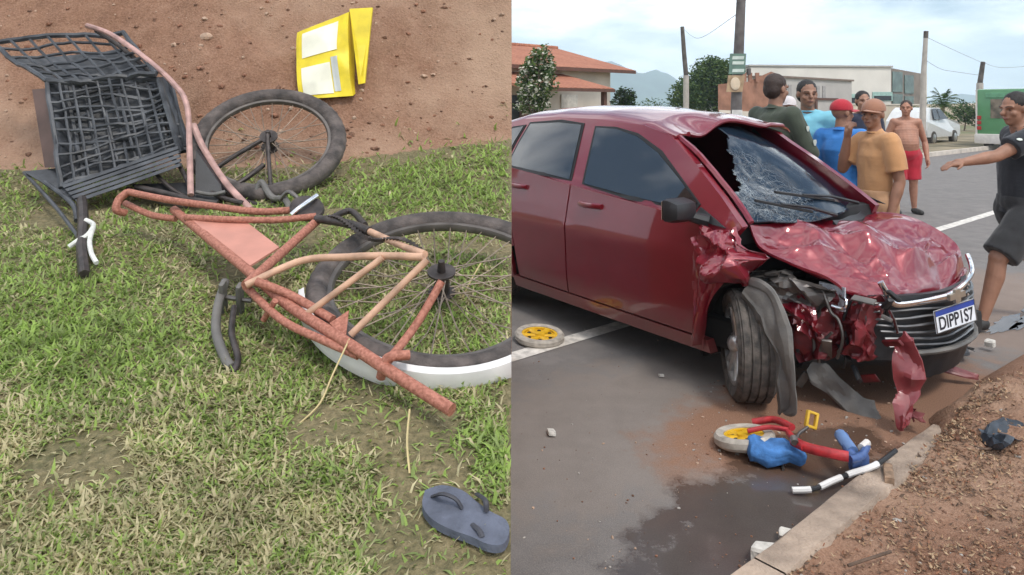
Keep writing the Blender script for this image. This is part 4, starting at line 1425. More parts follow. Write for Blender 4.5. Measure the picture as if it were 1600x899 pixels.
bt([(400, 440, .15), (455, 462, .12), (520, 500, .10)], .011, M_ORANGE, 'lower_tube')
bt([(430, 470, .12), (412, 500, .06)], .008, M_ORANGE, 'lower_tube')
bt([(595, 590, .04), (606, 560, .09), (640, 555, .09)], .011, M_ORANGE, 'stand_bracket')
# flat plate welded in the frame
mb = MB()
q = [bp(296, 340, .145), bp(385, 347, .15), bp(436, 386, .135), bp(386, 418, .125)]
mb.prism(q, (0, 0, -.006))
mb.build('frame_plate', M_ORANGE2, bike)
mb = MB()
mb.prism([bp(515, 505, .10), bp(545, 485, .11), bp(540, 530, .085)], (0, 0, -.006)); mb.build('gusset', M_ORANGE, bike)
# bottom bracket, cranks, chain ring
mb = MB()
c = bp(480, 326, .17)
mb.lathe([(.0, .01), (.05, .01), (.055, 0), (.05, -.01), (.0, -.01)], axes_mtx(c, (0.3, -.5, .8)), 24)
mb.build('chain_ring', M_GREASE, bike, smooth=True)
bt([(455, 336, .17), (472, 322, .19), (495, 306, .2)], .008, M_CHROME, 'crank_arm')
bt([(520, 340, .18), (548, 330, .18), (570, 352, .19)], .010, M_GREASE, 'chain_guard')
mb = MB()
for k in range(34):
    a = k / 33
    p = bp(505, 340, .175).lerp(bp(655, 392, .235), a) + Vector((0, 0, .015 * math.sin(a * 9)))
    mb.box(p, (.014, .008, .007), Matrix.Rotation(a * 3, 3, 'X'))
mb.build('chain', M_GREASE, bike)
# pedal hanging below the frame
def pedal(u, v, h, w_, l_, rot):
    pd = bpy.data.objects.new('pedal', None); COL.objects.link(pd); pd.parent = bike; OFF[pd.name] = OFF[bike.name]
    c = bp(u, v, h)
    rm = Matrix.Rotation(rot, 3, 'Y') @ Matrix.Rotation(R(25), 3, 'X')
    for s_ in (-1, 1):
        mb = MB(); mb.box(c + rm @ Vector((s_ * w_ * .38, 0, 0)), (w_ * .24, .028, l_), rm, bev=.006)
        mb.build('pedal_side', M_DARKGREY, pd, smooth=True)
    mb = MB(); mb.tube([c + rm @ Vector((-w_ * .7, 0, 0)), c + rm @ Vector((w_ * .9, 0, 0))], .007, 8); mb.build('pedal_axle', M_STEEL, pd, smooth=True)
pedal(362, 466, .05, .06, .1, R(8))
bt([(352, 440, .08), (340, 480, .05), (338, 520, .03), (352, 560, .012), (362, 575, .008)], [.012] * 33, M_DARKGREY, 'inner_tube_scrap')
bt([(366, 480, .05), (362, 520, .035), (372, 560, .02), (364, 582, .008)], .008, M_GREASE, 'inner_tube_scrap')
# fork, handlebar, brake rods by the front wheel
def wt(pts, r, m_, name, sides=9):
    mb = MB(); P = [px(*p) for p in pts]
    mb.tube(curve(P, 8 * (len(P) - 1)) if len(P) > 2 else P, r, sides)
    return mb.build(name, m_, bike, smooth=True)
wt([(136, 40, 3.3), (175, 55, 3.25), (228, 92, 3.15), (272, 132, 3.05), (292, 165, 2.98), (296, 230, 2.85), (298, 305, 2.7)], .012, M_PINKTUBE, 'handlebar')
wt([(150, 48, 3.32), (190, 75, 3.28), (240, 120, 3.18), (255, 160, 3.12), (262, 220, 3.0)], .010, M_GREASE, 'handlebar')
wt([(302, 195, 3.0), (318, 232, 2.95), (352, 285, 2.85), (392, 328, 2.72)], .014, M_PINKTUBE, 'fork_leg')
wt([(308, 222, 3.02), (330, 262, 2.95), (372, 308, 2.85), (410, 322, 2.78)], .010, M_GREASE, 'fork_leg')
wt([(408, 220, 3.03), (360, 248, 2.96), (318, 278, 2.9)], .010, M_GREASE, 'mudguard_stay')
wt([(412, 258, 2.98), (380, 282, 2.9), (340, 305, 2.82)], .011, M_GREASE, 'mudguard_stay')
wt([(306, 300, 2.75), (330, 304, 2.76), (352, 300, 2.78)], .008, M_DARKGREY, 'brake_rod')
wt([(418, 210, 3.02), (420, 250, 2.96), (424, 300, 2.86), (430, 330, 2.75)], .009, M_GREASE, 'brake_rod')
mb = MB()
mb.prism([px(306, 235, 2.9), px(345, 290, 2.82), px(350, 312, 2.78), px(305, 318, 2.74)], (0, .03, 0)); mb.build('mudflap', M_BLACK, bike)
wt([(400, 300, 2.85), (408, 285, 2.86), (418, 300, 2.84), (428, 310, 2.8), (445, 312, 2.76), (455, 330, 2.7)], .013, M_DARKGREY, 'brake_cable')
wt([(438, 312, 2.75), (452, 300, 2.74), (470, 318, 2.7), (462, 335, 2.66)], .009, M_STEEL, 'brake_cable')

for k, pts in enumerate(([(262, 240, 2.9), (282, 262, 2.86), (300, 300, 2.74)], [(212, 292, 2.78), (250, 300, 2.76), (300, 312, 2.7), (340, 318, 2.7)], [(240, 268, 2.85), (275, 300, 2.76), (330, 322, 2.7)], [(306, 250, 2.9), (330, 300, 2.8), (380, 318, 2.74)], [(200, 296, 2.78), (240, 312, 2.72), (292, 322, 2.68)])):
    wt(pts, (.009, .011, .008, .010, .012)[k], M_GREASE, 'rack_bar')
mb = MB(); mb.prism([px(205, 288, 2.82), px(300, 285, 2.84), px(312, 318, 2.74), px(225, 312, 2.74)], (0, .02, -.004)); mb.build('rack_plate', M_BLACK, bike)
# the black plastic crate strapped to the front: crushed, open lattice sides
crate = thing('plastic_crate', 'crushed black plastic lattice crate strapped to the orange bicycle', 'crate', px(110, 300, 2.8))
P1, P2, P3, P4 = px(74, 128, 3.0), px(246, 122, 3.08), px(280, 238, 2.92), px(96, 294, 2.74)
EB = px(-15, 66, 3.35) - px(74, 128, 3.0)
EB2 = px(192, 50, 3.4) - px(246, 122, 3.08)
def q4(a, b, A, B, C, D): return A * (1 - a) * (1 - b) + B * a * (1 - b) + C * a * b + D * (1 - a) * b
def lattice(A, B, C, D, nh, nv, r, name, skip=None, bow=0.02):
    nn = (B - A).cross(D - A).normalized()
    def S(a, b): return q4(a, b, A, B, C, D) + nn * (bow * math.sin(math.pi * a) * math.sin(math.pi * b) + .03 * fbm((a * 3, b * 3, A.x), 3))
    for j in range(nh + 1):
        b = j / nh
        mb = MB(); mb.tube([S(k / 14, b + .03 * math.sin(k * .5 + j)) for k in range(15)], r * (1.7 if j in (0, nh) else 1), 6, flat=1.2)
        mb.build('lattice_bar', M_CRATE, crate, smooth=True)
    for i in range(nv + 1):
        a = i / nv
        if skip and skip(a): continue
        mb = MB(); mb.tube([S(a, k / 10) for k in range(11)], r * (1.7 if i in (0, nv) else 1), 6)
        mb.build('lattice_bar', M_CRATE, crate, smooth=True)
lattice(P1, P2, P3, P4, 10, 9, .006, 'front')
lattice(P1 + Vector((.03, .07, .0)), P2 + Vector((.02, .07, 0)), P3 + Vector((0, .06, .02)), P4 + Vector((.05, .06, .03)), 7, 6, .007, 'inner', bow=-.03)
lattice(P1 + EB, P2 + EB2, P2, P1, 6, 7, .0065, 'top')
def solid(A, B, C, D, name, t, bow=.0, n=10):
    nn = (B - A).cross(D - A).normalized()
    mb = MB(); mb.grid(n, n, lambda a, b: q4(a, b, A, B, C, D) + nn * (bow * math.sin(math.pi * a) + .01 * fbm((a * 3, b * 3, 7), 3)), thick=nn * t)
    return mb.build(name, M_CRATE, crate, smooth=True)
# inside: dark sheets added behind the lattice so its gaps look shaded; side walls
solid(P1 + EB * .9 + Vector((.02, .03, -.05)), P2 + EB2 * .9 + Vector((-.02, .03, -.05)), P2 + Vector((-.02, .06, -.02)), P1 + Vector((.02, .06, -.02)), 'dark_backing', .008, .02)
BK = Vector((.02, .34, .06))
solid(P1.lerp(P4, .05) + BK * .22, P2.lerp(P3, .05) + BK * .22, P3 + BK * .2, P4 + BK * .22, 'dark_backing', .008, .02)  # sheet set close behind the front bars to darken the openings
solid(P2, P2 + BK * .25, P3 + BK * .3, P3, 'crate_side', .008)
solid(P1, P1 + BK * .8, P4 + BK * .8, P4, 'crate_side', .008)
# slatted rim strip along the bottom
r0, r1, r2, r3 = px(96, 290, 2.73), px(278, 228, 2.9), px(282, 262, 2.82), px(122, 318, 2.66)
for j in range(5):
    a0, a1 = r0.lerp(r3, j / 5), r1.lerp(r2, j / 5)
    b0, b1 = r0.lerp(r3, (j + .72) / 5), r1.lerp(r2, (j + .72) / 5)
    mb = MB(); mb.prism([a0, a1, b1, b0], (0, .014, 0)); mb.build('slat', M_CRATE, crate)
mb = MB(); mb.prism([px(36, 268, 2.82), px(100, 262, 2.85), px(125, 316, 2.68), px(104, 308, 2.70)], (0, .012, -.008)); mb.build('corner_bracket', M_CRATE, crate)
mb = MB(); mb.prism([px(50, 140, 3.05), px(76, 138, 3.0), px(94, 262, 2.8), px(70, 262, 2.84)], (0, .012, 0)); mb.build('corner_post', mat('brown_post', (0.1, 0.06, 0.05), 0.7, var=0.3), crate)
# rods, grip and the pale cord below the crate
def loose(pts, r, m_, name, part, sides=8):
    mb = MB(); P = [bp(*p) for p in pts]
    mb.tube(curve(P, 8 * (len(P) - 1)) if len(P) > 2 else P, r, sides)
    return mb.build(name, m_, part, smooth=True)
loose([(38, 270, .10), (88, 325, .06), (134, 386, .02)], .007, M_CRATE, 'stay_rod', crate)
loose([(70, 285, .10), (112, 318, .06), (120, 345, .04)], .009, M_CRATE, 'stay_rod', crate)
loose([(128, 312, .08), (130, 345, .06), (128, 385, .03), (132, 430, .008)], [.017] * 25, M_GREASE, 'grip', crate)
loose([(108, 386, .025), (122, 376, .04), (136, 368, .05), (146, 352, .06), (134, 344, .07)], .008, M_RAG, 'cord', crate)
loose([(146, 356, .06), (140, 376, .045), (143, 396, .03), (151, 411, .015)], .0075, M_RAG, 'cord', crate)

# flip-flop in the lower right corner of the bank
sd = thing('flip_flop', 'worn slate blue flip-flop lying in the grass near the bank end', 'sandal', bp(725, 805, 0))
sp = [(664, 766), (690, 758), (722, 766), (745, 784), (768, 800), (790, 812), (796, 830), (786, 850), (762, 850), (735, 838), (706, 828), (676, 812), (660, 790)]
mb = MB()
sp_c = curve([Vector((u, v, 0)) for u, v in sp + [sp[0]]], 52)[:-1]
top = [bp(q_.x, q_.y, .022 + .003 * math.sin(k * .25)) for k, q_ in enumerate(sp_c)]
mb.prism(top, (0, 0, -.013))
mb.build('sole', mat('slate_foam', (0.095, 0.105, 0.14), 0.8, var=0.25, scale=25, bump=0.3, bscale=120), sd)
M_STRAP = mat('dark_strap', (0.04, 0.04, 0.05), 0.6)
for pts in ([(676, 776, .022), (692, 772, .042), (712, 780, .038), (722, 795, .024)], [(745, 772, .018), (758, 782, .038), (760, 800, .024)], [(738, 820, .023), (748, 828, .028), (754, 840, .023)]):
    mb = MB(); mb.tube(curve([bp(*p) for p in pts], 14), .005, 6, flat=.6); mb.build('strap', M_STRAP, sd, smooth=True)

# yellow carton on the earth slope
def slope_Y(u, v):
    Y = 3.0
    for k in range(400):
        p = px(u, v, Y)
        if bank_z(p.x, Y) >= p.z: return Y
        Y += .004
    return Y
yc = slope_Y(512, 152)
yb_ = thing('yellow_carton', 'bright yellow carton with white panels standing on the red earth slope', 'carton', px(512, 154, yc))
M_YEL = mat('yellow_print', (0.75, 0.58, 0.02), 0.5, var=0.15, scale=12)
M_YW = mat('white_panel', (0.78, 0.76, 0.62), 0.5, var=0.08, scale=9)
Y0 = yc - .02
A, B, C, D = px(466, 52, Y0 + .10), px(546, 20, Y0 + .12), px(552, 150, Y0), px(470, 156, Y0 - .02)
mb = MB()
mb.grid(16, 20, lambda a, b: q4(a, b, A, B, C, D) + Vector((-.012 * math.sin(math.pi * b), -.015 * math.sin(math.pi * a) + .022 * (facet(a, b, 3, 5) - .5), 0)), thick=(.0, .13, .03))
body = mb.build('box_body', M_YEL, yb_, smooth=True, sharp=20)
mb = MB(); mb.prism([px(546, 14, Y0 + .12), px(582, 12, Y0 + .16), px(570, 130, Y0 + .06), px(560, 132, Y0 + .01)], (0, .02, 0)); mb.build('box_side', M_YEL, yb_)
def carton(a, b, o=0.0): return q4(a, b, A, B, C, D) + Vector((-.012 * math.sin(math.pi * b), -.015 * math.sin(math.pi * a) + .022 * (facet(a, b, 3, 5) - .5) - o, 0))
for a0, a1, b0, b1, m_, nm in ((.12, .80, .06, .42, M_YW, 'white_panel'), (.10, .66, .56, .95, M_YW, 'white_panel'), (.68, .80, .50, .93, mat('grey_band', (0.5, 0.52, 0.5), 0.5), 'grey_band')):
    mb = MB(); mb.grid(14, 14, lambda a, b: carton(a0 + (a1 - a0) * a, b0 + (b1 - b0) * b, .004), thick=(0, .003, 0)); mb.build(nm, m_, body, smooth=True, sharp=20)

# long dry stems on the bank
for k, pts in enumerate(([(468, 662, .0), (500, 630, .03), (520, 585, .06), (546, 530, .10)], [(640, 740, .0), (636, 690, .03), (640, 640, .05)], [(720, 470, .0), (735, 440, .05), (752, 410, .06)])):
    mb = MB(); mb.tube(curve([bp(*p) for p in pts], 16), .0022, 5)
    single(mb, 'dry_stem', mat('straw_stem', (0.5, 0.4, 0.2), 0.7), ['long dry straw stem leaning on the orange bicycle frame', 'thin upright straw stem in the grass above the flip-flop', 'dry straw stem poking through the spokes of the near bicycle wheel'][k], 'stem', smooth=True)
# pale stone on the earth slope
ys = slope_Y(322, 58)
mb = MB(); mb.ell(px(322, 58, ys), (.035, .025, .022), seg=9, rings=6)
for k in range(len(mb.v)): mb.v[k] = mb.v[k] + Vector((1, 1, 1)) * .006 * fbm(mb.v[k] * 30, 2)
single(mb, 'stone', M_CLOD[2], 'pale stone on the red earth slope behind the crate', 'stone', smooth=False)

# ------------------------------------------------------------------ small things on the road
def kid_wheel(mb_parent, c, n, rad, name='wheel'):
    m0 = axes_mtx(c, n, (1, 0, 0))
    mb = MB(); mb.lathe([(rad - .045, -.02), (rad - .012, -.026), (rad, -.012), (rad, .012), (rad - .012, .026), (rad - .045, .02)], m0, 40)
    w = mb.build('tyre', mat('grey_foam_tyre', (0.4, 0.36, 0.31), 0.8, var=0.25, scale=25), mb_parent, smooth=True)
    mb = MB()
    mb.lathe([(rad - .046, .016), (rad - .046, -.016), (rad - .06, -.014), (rad - .06, .014)], m0, 40)
    for k in range(6):
        a = k * math.pi / 3
        mb.tube([m0 @ Vector((.02 * math.cos(a), .02 * math.sin(a), .004)), m0 @ Vector(((rad - .05) * math.cos(a), (rad - .05) * math.sin(a), .006))], [.018, .026], 6, flat=.4)
    mb.lathe([(.0, .02), (.03, .02), (.034, 0), (.0, -.01)], m0, 20)
    mb.lathe([(0, .002), (rad - .055, .002), (rad - .055, -.004), (0, -.004)], m0, 32, mi=0)
    mb.build('rim', mat('yellow_rim', (0.68, 0.40, 0.02), 0.4, var=0.15, scale=20), mb_parent, smooth=True)
    mb = MB()
    for k in range(6):
        a = (k + .5) * math.pi / 3
        mb.ell(m0 @ Vector(((rad - .085) * math.cos(a), (rad - .085) * math.sin(a), .004)), (.014, .014, .006), seg=8, rings=5)
    mb.build('rim_holes', M_UNDER, mb_parent, smooth=True)
p = gp(843, 533)
dw = thing('yellow_toy_disc', 'detached yellow toy wheel with grey tyre lying on the white line', 'wheel', (p.x, p.y, 0))
kid_wheel(dw, Vector((p.x, p.y, .034)), (0.04, -.06, 1), .165)

kb = thing('toy_bicycle', 'small red and blue child bicycle lying on the wet road', 'bicycle', gp(1240, 705))
M_RED = mat('toy_red', (0.4, 0.025, 0.03), 0.45, var=0.3, scale=30)
M_BLUE = mat('toy_blue_cloth', (0.045, 0.15, 0.37), 0.8, var=0.4, scale=20, bump=0.5, bscale=40)
M_BLUE2 = mat('toy_blue_plastic', (0.05, 0.1, 0.26), 0.4, var=0.3, scale=20)
kid_wheel(kb, gp(1163, 684, .05), (-.10, .16, 1), .135)
def kt(pts, r, m_, name, part=kb, sides=9):
    mb = MB(); P = [gp(*p) for p in pts]
    mb.tube(curve(P, 8 * (len(P) - 1)) if len(P) > 2 else P, r, sides)
    return mb.build(name, m_, part, smooth=True)
kt([(1168, 674, .09), (1200, 668, .11), (1232, 672, .12)], .011, M_RED, 'rear_stay')
kt([(1176, 660, .06), (1210, 656, .09), (1238, 668, .11)], .016, M_RED, 'mudguard')
kt([(1240, 690, .11), (1262, 700, .12), (1296, 708, .13), (1326, 714, .13)], .021, M_RED, 'down_tube')
kt([(1232, 676, .12), (1246, 692, .12), (1256, 700, .12)], .014, M_RED, 'seat_post')
# padded blue saddle bag
mb = MB()
c = gp(1213, 706, .055)
mb.box((0, 0, 0), (.245, .12, .085), None, bev=.035)
bmx = bmesh.new()
tmp = bpy.data.meshes.new('tmp'); tmp.from_pydata([tuple(q) for q in mb.v], [], mb.f); bmx.from_mesh(tmp); bpy.data.meshes.remove(tmp)
bmesh.ops.subdivide_edges(bmx, edges=bmx.edges[:], cuts=3, use_grid_fill=True)
bmx.verts.index_update()
mb = MB()
rz_ = Matrix.Rotation(R(-10), 3, 'Z')
vs_q = []
for q in bmx.verts:
    t_ = q.co.copy()
    taper = 1 - .35 * max(0, (t_.x - .02) / .12)
    t_.y *= taper; t_.z *= taper
    dent_ = .012 * math.sin(t_.x * 55) + .02 * fbm((t_.x * 12, t_.y * 12, t_.z * 12), 3)
    t_ += Vector((.3, 1, 1)) * dent_ * (1 if True else 0) * Vector((t_.x, t_.y, t_.z)).normalized().length * .6
    vs_q.append(c + rz_ @ t_)
mb.add(vs_q, [[q.index for q in f.verts] for f in bmx.faces]); bmx.free()
mb.build('padded_seat', M_BLUE, kb, smooth='all')
kt([(1174, 702, .03), (1182, 712, .03), (1180, 722, .02)], .006, M_STEEL, 'seat_buckle')
kt([(1222, 724, .012), (1224, 734, .008)], .006, M_STEEL, 'seat_buckle')
# handlebar end
kt([(1318, 682, .13), (1325, 702, .12), (1340, 726, .09)], .022, M_BLUE2, 'steering_column')
kt([(1313, 680, .13), (1322, 692, .13), (1332, 706, .12)], .026, mat('pale_blue_grip', (0.13, 0.22, 0.42), 0.6, var=0.2), 'grip')
kt([(1328, 718, .12), (1346, 712, .12), (1354, 698, .11)], .016, M_BLUE2, 'handlebar')
kt([(1346, 700, .12), (1355, 692, .12)], .016, mat('pale_cap', (0.6, 0.56, 0.52), 0.6), 'handlebar_cap')
mb = MB(); mb.box(gp(1342, 722, .06), (.09, .05, .07), Matrix.Rotation(R(30), 3, 'Z'), bev=.02); mb.build('fork_crown', M_BLUE2, kb, smooth=True)
# crank and yellow pedal standing up
cr_ = kt([(1244, 690, .12), (1248, 678, .13), (1262, 668, .14)], .007, M_STEEL, 'crank_arm')
mb = MB()
c = gp(1268, 656, .15); ryel = Matrix.Rotation(R(20), 3, 'Y') @ Matrix.Rotation(R(-20), 3, 'X')
for s_ in (-1, 1):
    mb.box(c + ryel @ Vector((s_ * .021, 0, 0)), (.012, .022, .07), ryel, bev=.004)
    mb.box(c + ryel @ Vector((0, 0, s_ * .03)), (.05, .022, .012), ryel, bev=.004)
mb.build('pedal', mat('pedal_yellow', (0.6, 0.36, 0.02), 0.45, var=0.2), cr_, smooth=True)
kt([(1242, 692, .13), (1240, 684, .14)], .016, M_STEEL, 'bottom_bracket')

# white and black banded stick across the kerb
stick = thing('banded_stick', 'white stick with black tape bands lying across the kerb by the toy bicycle', 'stick', gp(1310, 745))
sp_ = curve([gp(1238, 766, .02), gp(1272, 764, .03), gp(1300, 752, .045), gp(1330, 740, .06), gp(1368, 727, .09), gp(1400, 704, .12)], 40)
def seg(a, b, m_, nm, r):
    n = len(sp_) - 1
    pts = [samp(sp_, a + (b - a) * k / 8) for k in range(9)]
    mb = MB(); mb.tube(pts, r, 8); mb.build(nm, m_, stick, smooth=True)
M_STW = mat('stick_white', (0.7, 0.68, 0.66), 0.5, var=0.1)
for (a, b, w_) in ((0, .17, 1), (.17, .26, 0), (.26, .5, 1), (.5, .56, 0), (.56, .82, 1), (.82, 1.0, 0)):
    seg(a, b, M_STW if w_ else M_BLACK, 'white_length' if w_ else 'tape_band', .0125 if w_ else .0095)

# broken car pieces lying about
def piece(pts, widths, nrmv, m_, name, label, cat='car debris', curl=.02, crump=.01, seed=0, thick=(0, .006, 0), nu=28, nv=8, group=None):
    m2 = strip([CAR_INV(p) for p in pts], widths, nrmv, nu, nv, curl, crump, seed, thick)
    m2.v = [CAR_FWD(p) for p in m2.v]
    return single(m2, name, m_, label, cat, group, smooth=True, sharp=18)
_cm = Matrix.Translation(CA) @ Matrix.Rotation(CTH, 4, 'Z'); _ci = _cm.inverted()
def CAR_FWD(p): return _cm @ Vector(p)
def CAR_INV(p): return _ci @ Vector(p)
piece([gp(1270, 572, .20), gp(1292, 592, .15), gp(1325, 622, .06), gp(1360, 645, .015), gp(1378, 650, .012)], [(0, .06), (.15, .13), (.5, .10), (.75, .13), (1, .04)], (-.3, -.8, .6), M_DARKGREY, 'plastic_strip', 'bent dusty grey plastic strip propped on the ground below the car nose', seed=3, curl=.012, crump=.005)
piece([px(1414, 517, 3.40), px(1420, 560, 3.38), px(1424, 610, 3.35), px(1412, 664, 3.31)], [(0, .02), (.1, .09), (.4, .125), (.72, .115), (.74, .09), (1, .02)], (.5, -.8, .1), mat('bumper_red', (0.2, 0.012, 0.02), 0.35, var=0.35, scale=7, coat=.4, col2=(0.3, 0.06, 0.065)), 'bumper_shard', 'upright scraped red bumper shard standing in front of the grille', seed=8, curl=.006, crump=.012)
piece([gp(1438, 570, .10), gp(1475, 574, .09), gp(1530, 588, .05)], [(0, .05), (.4, .065), (.8, .05), (1, .02)], (.2, -.5, .8), M_DUSTPINK, 'bumper_shard', 'long pink-scuffed bumper shard lying flat below the number plate', seed=12, curl=.010, crump=.004, thick=(0, 0, -.006))
piece([gp(1462, 560, .06), gp(1500, 545, .08), gp(1525, 540, .05)], [(0, .03), (.5, .08), (1, .03)], (0, -.3, 1), M_BLACK, 'torn_trim', 'torn black plastic trim on the dirt beside the number plate', seed=15, curl=.01, crump=.014)
piece([gp(1545, 690, .08), gp(1575, 675, .16), gp(1610, 665, .10)], [(0, .03), (.4, .11), (1, .08)], (0, -.5, .8), mat('blue_black_plastic', (0.03, 0.04, 0.055), 0.4, var=0.5, scale=20), 'torn_trim', 'crumpled blue-black plastic piece on the dirt by the right edge', seed=18, curl=.02, crump=.022)
piece([gp(1430, 640, .09), gp(1440, 655, .08)], [(0, .05), (1, .04)], (0, -.3, 1), M_DUSTPINK, 'paint_flake', 'small pink plastic flake on the dirt under the upright shard', seed=19, curl=.004, crump=.01, nu=8, nv=4)
def rock(u, v, z, s_, m_, label, name='concrete_chunk', cat='rubble', seed=0):
    mb = MB()
    rr = random.Random(seed)
    mb.box((0, 0, 0), s_, Matrix.Rotation(rr.uniform(-.3, .3), 3, 'X') @ Matrix.Rotation(rr.uniform(0, 3), 3, 'Z'), bev=min(s_) * .2)
    mb.v = [p + gp(u, v, z) + Vector((1, 1, .6)) * .25 * min(s_) * fbm(p * 25 + Vector((seed, 0, 0)), 2) for p in mb.v]
    single(mb, name, m_, label, cat)
M_CONC = mat('broken_concrete', (0.6, 0.57, 0.52), 0.9, var=0.2, scale=30, bump=0.5, bscale=80)
rock(1196, 868, .03, (.085, .06, .055), M_CONC, 'larger pale concrete chunk in the gutter at the bottom of the kerb', seed=1)
rock(1229, 836, .02, (.05, .035, .03), M_CONC, 'smaller pale concrete chunk beside the kerb, above the larger one', seed=2)
rock(861, 676, .012, (.06, .035, .025), M_CONC, 'flat pale stone alone on the asphalt left of the stain', 'stone', 'stone', seed=3)
rock(1033, 587, .012, (.03, .02, .018), M_CONC, 'little pale stone on asphalt beside the tyre', 'stone', 'stone', seed=4)
rock(1547, 537, .05, (.055, .045, .045), M_CONC, 'whitish lump on the dirt past the torn trim, near the puddle', 'stone', 'stone', seed=5)
rock(1436, 577, .1, (.06, .05, .06), mat('pink_lump', (0.42, 0.3, 0.27), 0.9, var=0.2), 'pinkish clod on the dirt behind the upright shard', 'clod', 'clod', seed=6)
rock(1388, 742, .07, (.15, .035, .035), mat('bark', (0.26, 0.17, 0.11), 0.9, var=0.4, scale=30), 'thick broken twig lying on dirt beside the banded stick end', 'twig', 'twig', seed=9)
for k, (pts, lab) in enumerate((([(1325, 884, .08), (1355, 874, .085), (1392, 862, .08)], 'dark thin twig on the dirt at the bottom, right of kerb'), ([(1500, 690, .1), (1540, 702, .1), (1570, 690, .11), (1580, 670, .13)], 'forked pale root beside the crumpled blue-black plastic'))):
    mb = MB(); mb.tube(curve([gp(*p) for p in pts], 14), .005, 6); single(mb, 'twig', mat('twig_bark', (0.13, 0.085, 0.06), 0.9, var=0.4), lab, 'twig', smooth=True)
# ------------------------------------------------------------------ beyond the road
def crown(name, blobs, n, size, mats_, parent, seed, squash=1.0, gap=-0.15, freq=1.6):
    rr = random.Random(seed)
    mb = MB()
    tot = sum(b[1][0] * b[1][1] * b[1][2] for b in blobs)
    for (c, s_) in blobs:
        k = int(n * s_[0] * s_[1] * s_[2] / tot)
        c = Vector(c)
        t = 0
        while k > 0 and t < n * 12:
            t += 1
            d = Vector((rr.gauss(0, 1), rr.gauss(0, 1), rr.gauss(0, 1))).normalized()
            r_ = rr.random() ** .33 * (1 + .28 * fbm((d.x * 2, d.y * 2, d.z * 2 + seed), 3))
            p = c + Vector((d.x * s_[0], d.y * s_[1], d.z * s_[2])) * r_
            if fbm(p * freq / max(s_) * 1.6 + Vector((seed, 0, 0)), 3) < gap: continue
            k -= 1
            a = Vector((rr.gauss(0, 1), rr.gauss(0, 1), rr.gauss(0, .5))).normalized()
            b_ = a.cross(Vector((rr.gauss(0, 1), rr.gauss(0, 1), rr.gauss(0, 1)))).normalized()
            L_ = size * rr.uniform(.6, 1.4); W_ = L_ * .5
            mb.add([p - a * L_ * .5, p + b_ * W_ * .5, p + a * L_ * .5, p - b_ * W_ * .5], [(0, 1, 2, 3)], rr.randrange(len(mats_)))
    return mb.build(name, mats_, parent, recalc=False)
TL = [leafmat('leaf_deep', (0.035, 0.07, 0.02), .25), leafmat('leaf_mid', (0.065, 0.115, 0.03), .25), leafmat('leaf_light', (0.12, 0.17, 0.05), .3)]
M_BARK = mat('bark_grey', (0.16, 0.12, 0.09), 0.95, var=0.4, scale=9, bump=0.6, bscale=20)
def tree(name, label, x, y, h, blobs, n, size, seed, mats_=TL, tr=.12, cat='tree', z0=0.0, gap=-.15):
    t = thing(name, label, cat, (x, y, z0))
    mb = MB()
    rr = random.Random(seed)
    top = blobs[0][0]
    mb.tube(curve([(x, y, z0), (x + .06, y, z0 + h * .25), (x - .05 + (top[0] - x) * .6, y, z0 + h * .55), (top[0], top[1], top[2])], 14), [tr * (1 - .7 * k / 14) for k in range(13)], 8)
    for k in range(7):
        b = rr.choice(blobs)
        e = Vector(b[0]) + Vector((rr.uniform(-.7, .7) * b[1][0], rr.uniform(-.7, .7) * b[1][1], rr.uniform(-.2, .7) * b[1][2]))
        s_ = Vector((x + (top[0] - x) * .4, y, z0 + h * rr.uniform(.3, .55)))
        mb.tube([s_, s_.lerp(e, .5) + Vector((0, 0, .1)), e], [tr * .45, tr * .3, tr * .12], 6)
    mb.build('trunk', M_BARK, t, smooth=True)
    crown('crown', blobs, n, size, mats_, t, seed, gap=gap)
    return t

# white house with tiled roofs, set along the road
def tile_nodes(t, b):
    g = NT(t)
    p = g.pos()
    mp = g.n('ShaderNodeMapping'); mp.inputs['Rotation'].default_value = (0, 0, -math.atan2(RE.y, RE.x)); t.links.new(p, mp.inputs['Vector'])
    w = g.n('ShaderNodeTexWave', wave_type='BANDS', bands_direction='X'); w.inputs['Scale'].default_value = 1.5; w.inputs['Distortion'].default_value = .3
    t.links.new(mp.outputs[0], w.inputs['Vector'])
    w2 = g.n('ShaderNodeTexWave', wave_type='BANDS', bands_direction='Y', wave_profile='SAW'); w2.inputs['Scale'].default_value = .9
    t.links.new(mp.outputs[0], w2.inputs['Vector'])
    nz = g.noise(p, 1.1, 6, .65)
    c = g.ramp(nz, [(.3, (0.30, 0.10, 0.055)), (.7, (0.46, 0.18, 0.10))])
    c = g.mix(.35, c, g.ramp(g.noise(p, 9, 3), [(.3, (0.2, 0.07, 0.045)), (.7, (0.52, 0.24, 0.15))]))
    t.links.new(c, b.inputs['Base Color']); b.inputs['Roughness'].default_value = .9
    t.links.new(g.bump(g.math('ADD', w.outputs['Fac'], g.math('MULTIPLY', w2.outputs['Fac'], .5)), .8, .06), b.inputs['Normal'])
M_TILE = node_mat('clay_tiles', tile_nodes)
M_WALL = mat('cream_render', (0.62, 0.55, 0.47), 0.9, var=0.1, scale=1.2, bump=0.15, bscale=30)
M_DARKWIN = mat('dark_window', (0.02, 0.022, 0.025), 0.15, var=0.2)
M_FASCIA = mat('dark_fascia', (0.11, 0.05, 0.035), 0.8)
house = thing('white_house', 'low cream house with orange clay tile roofs behind the car roof', 'house', rq(10, 19, 0))
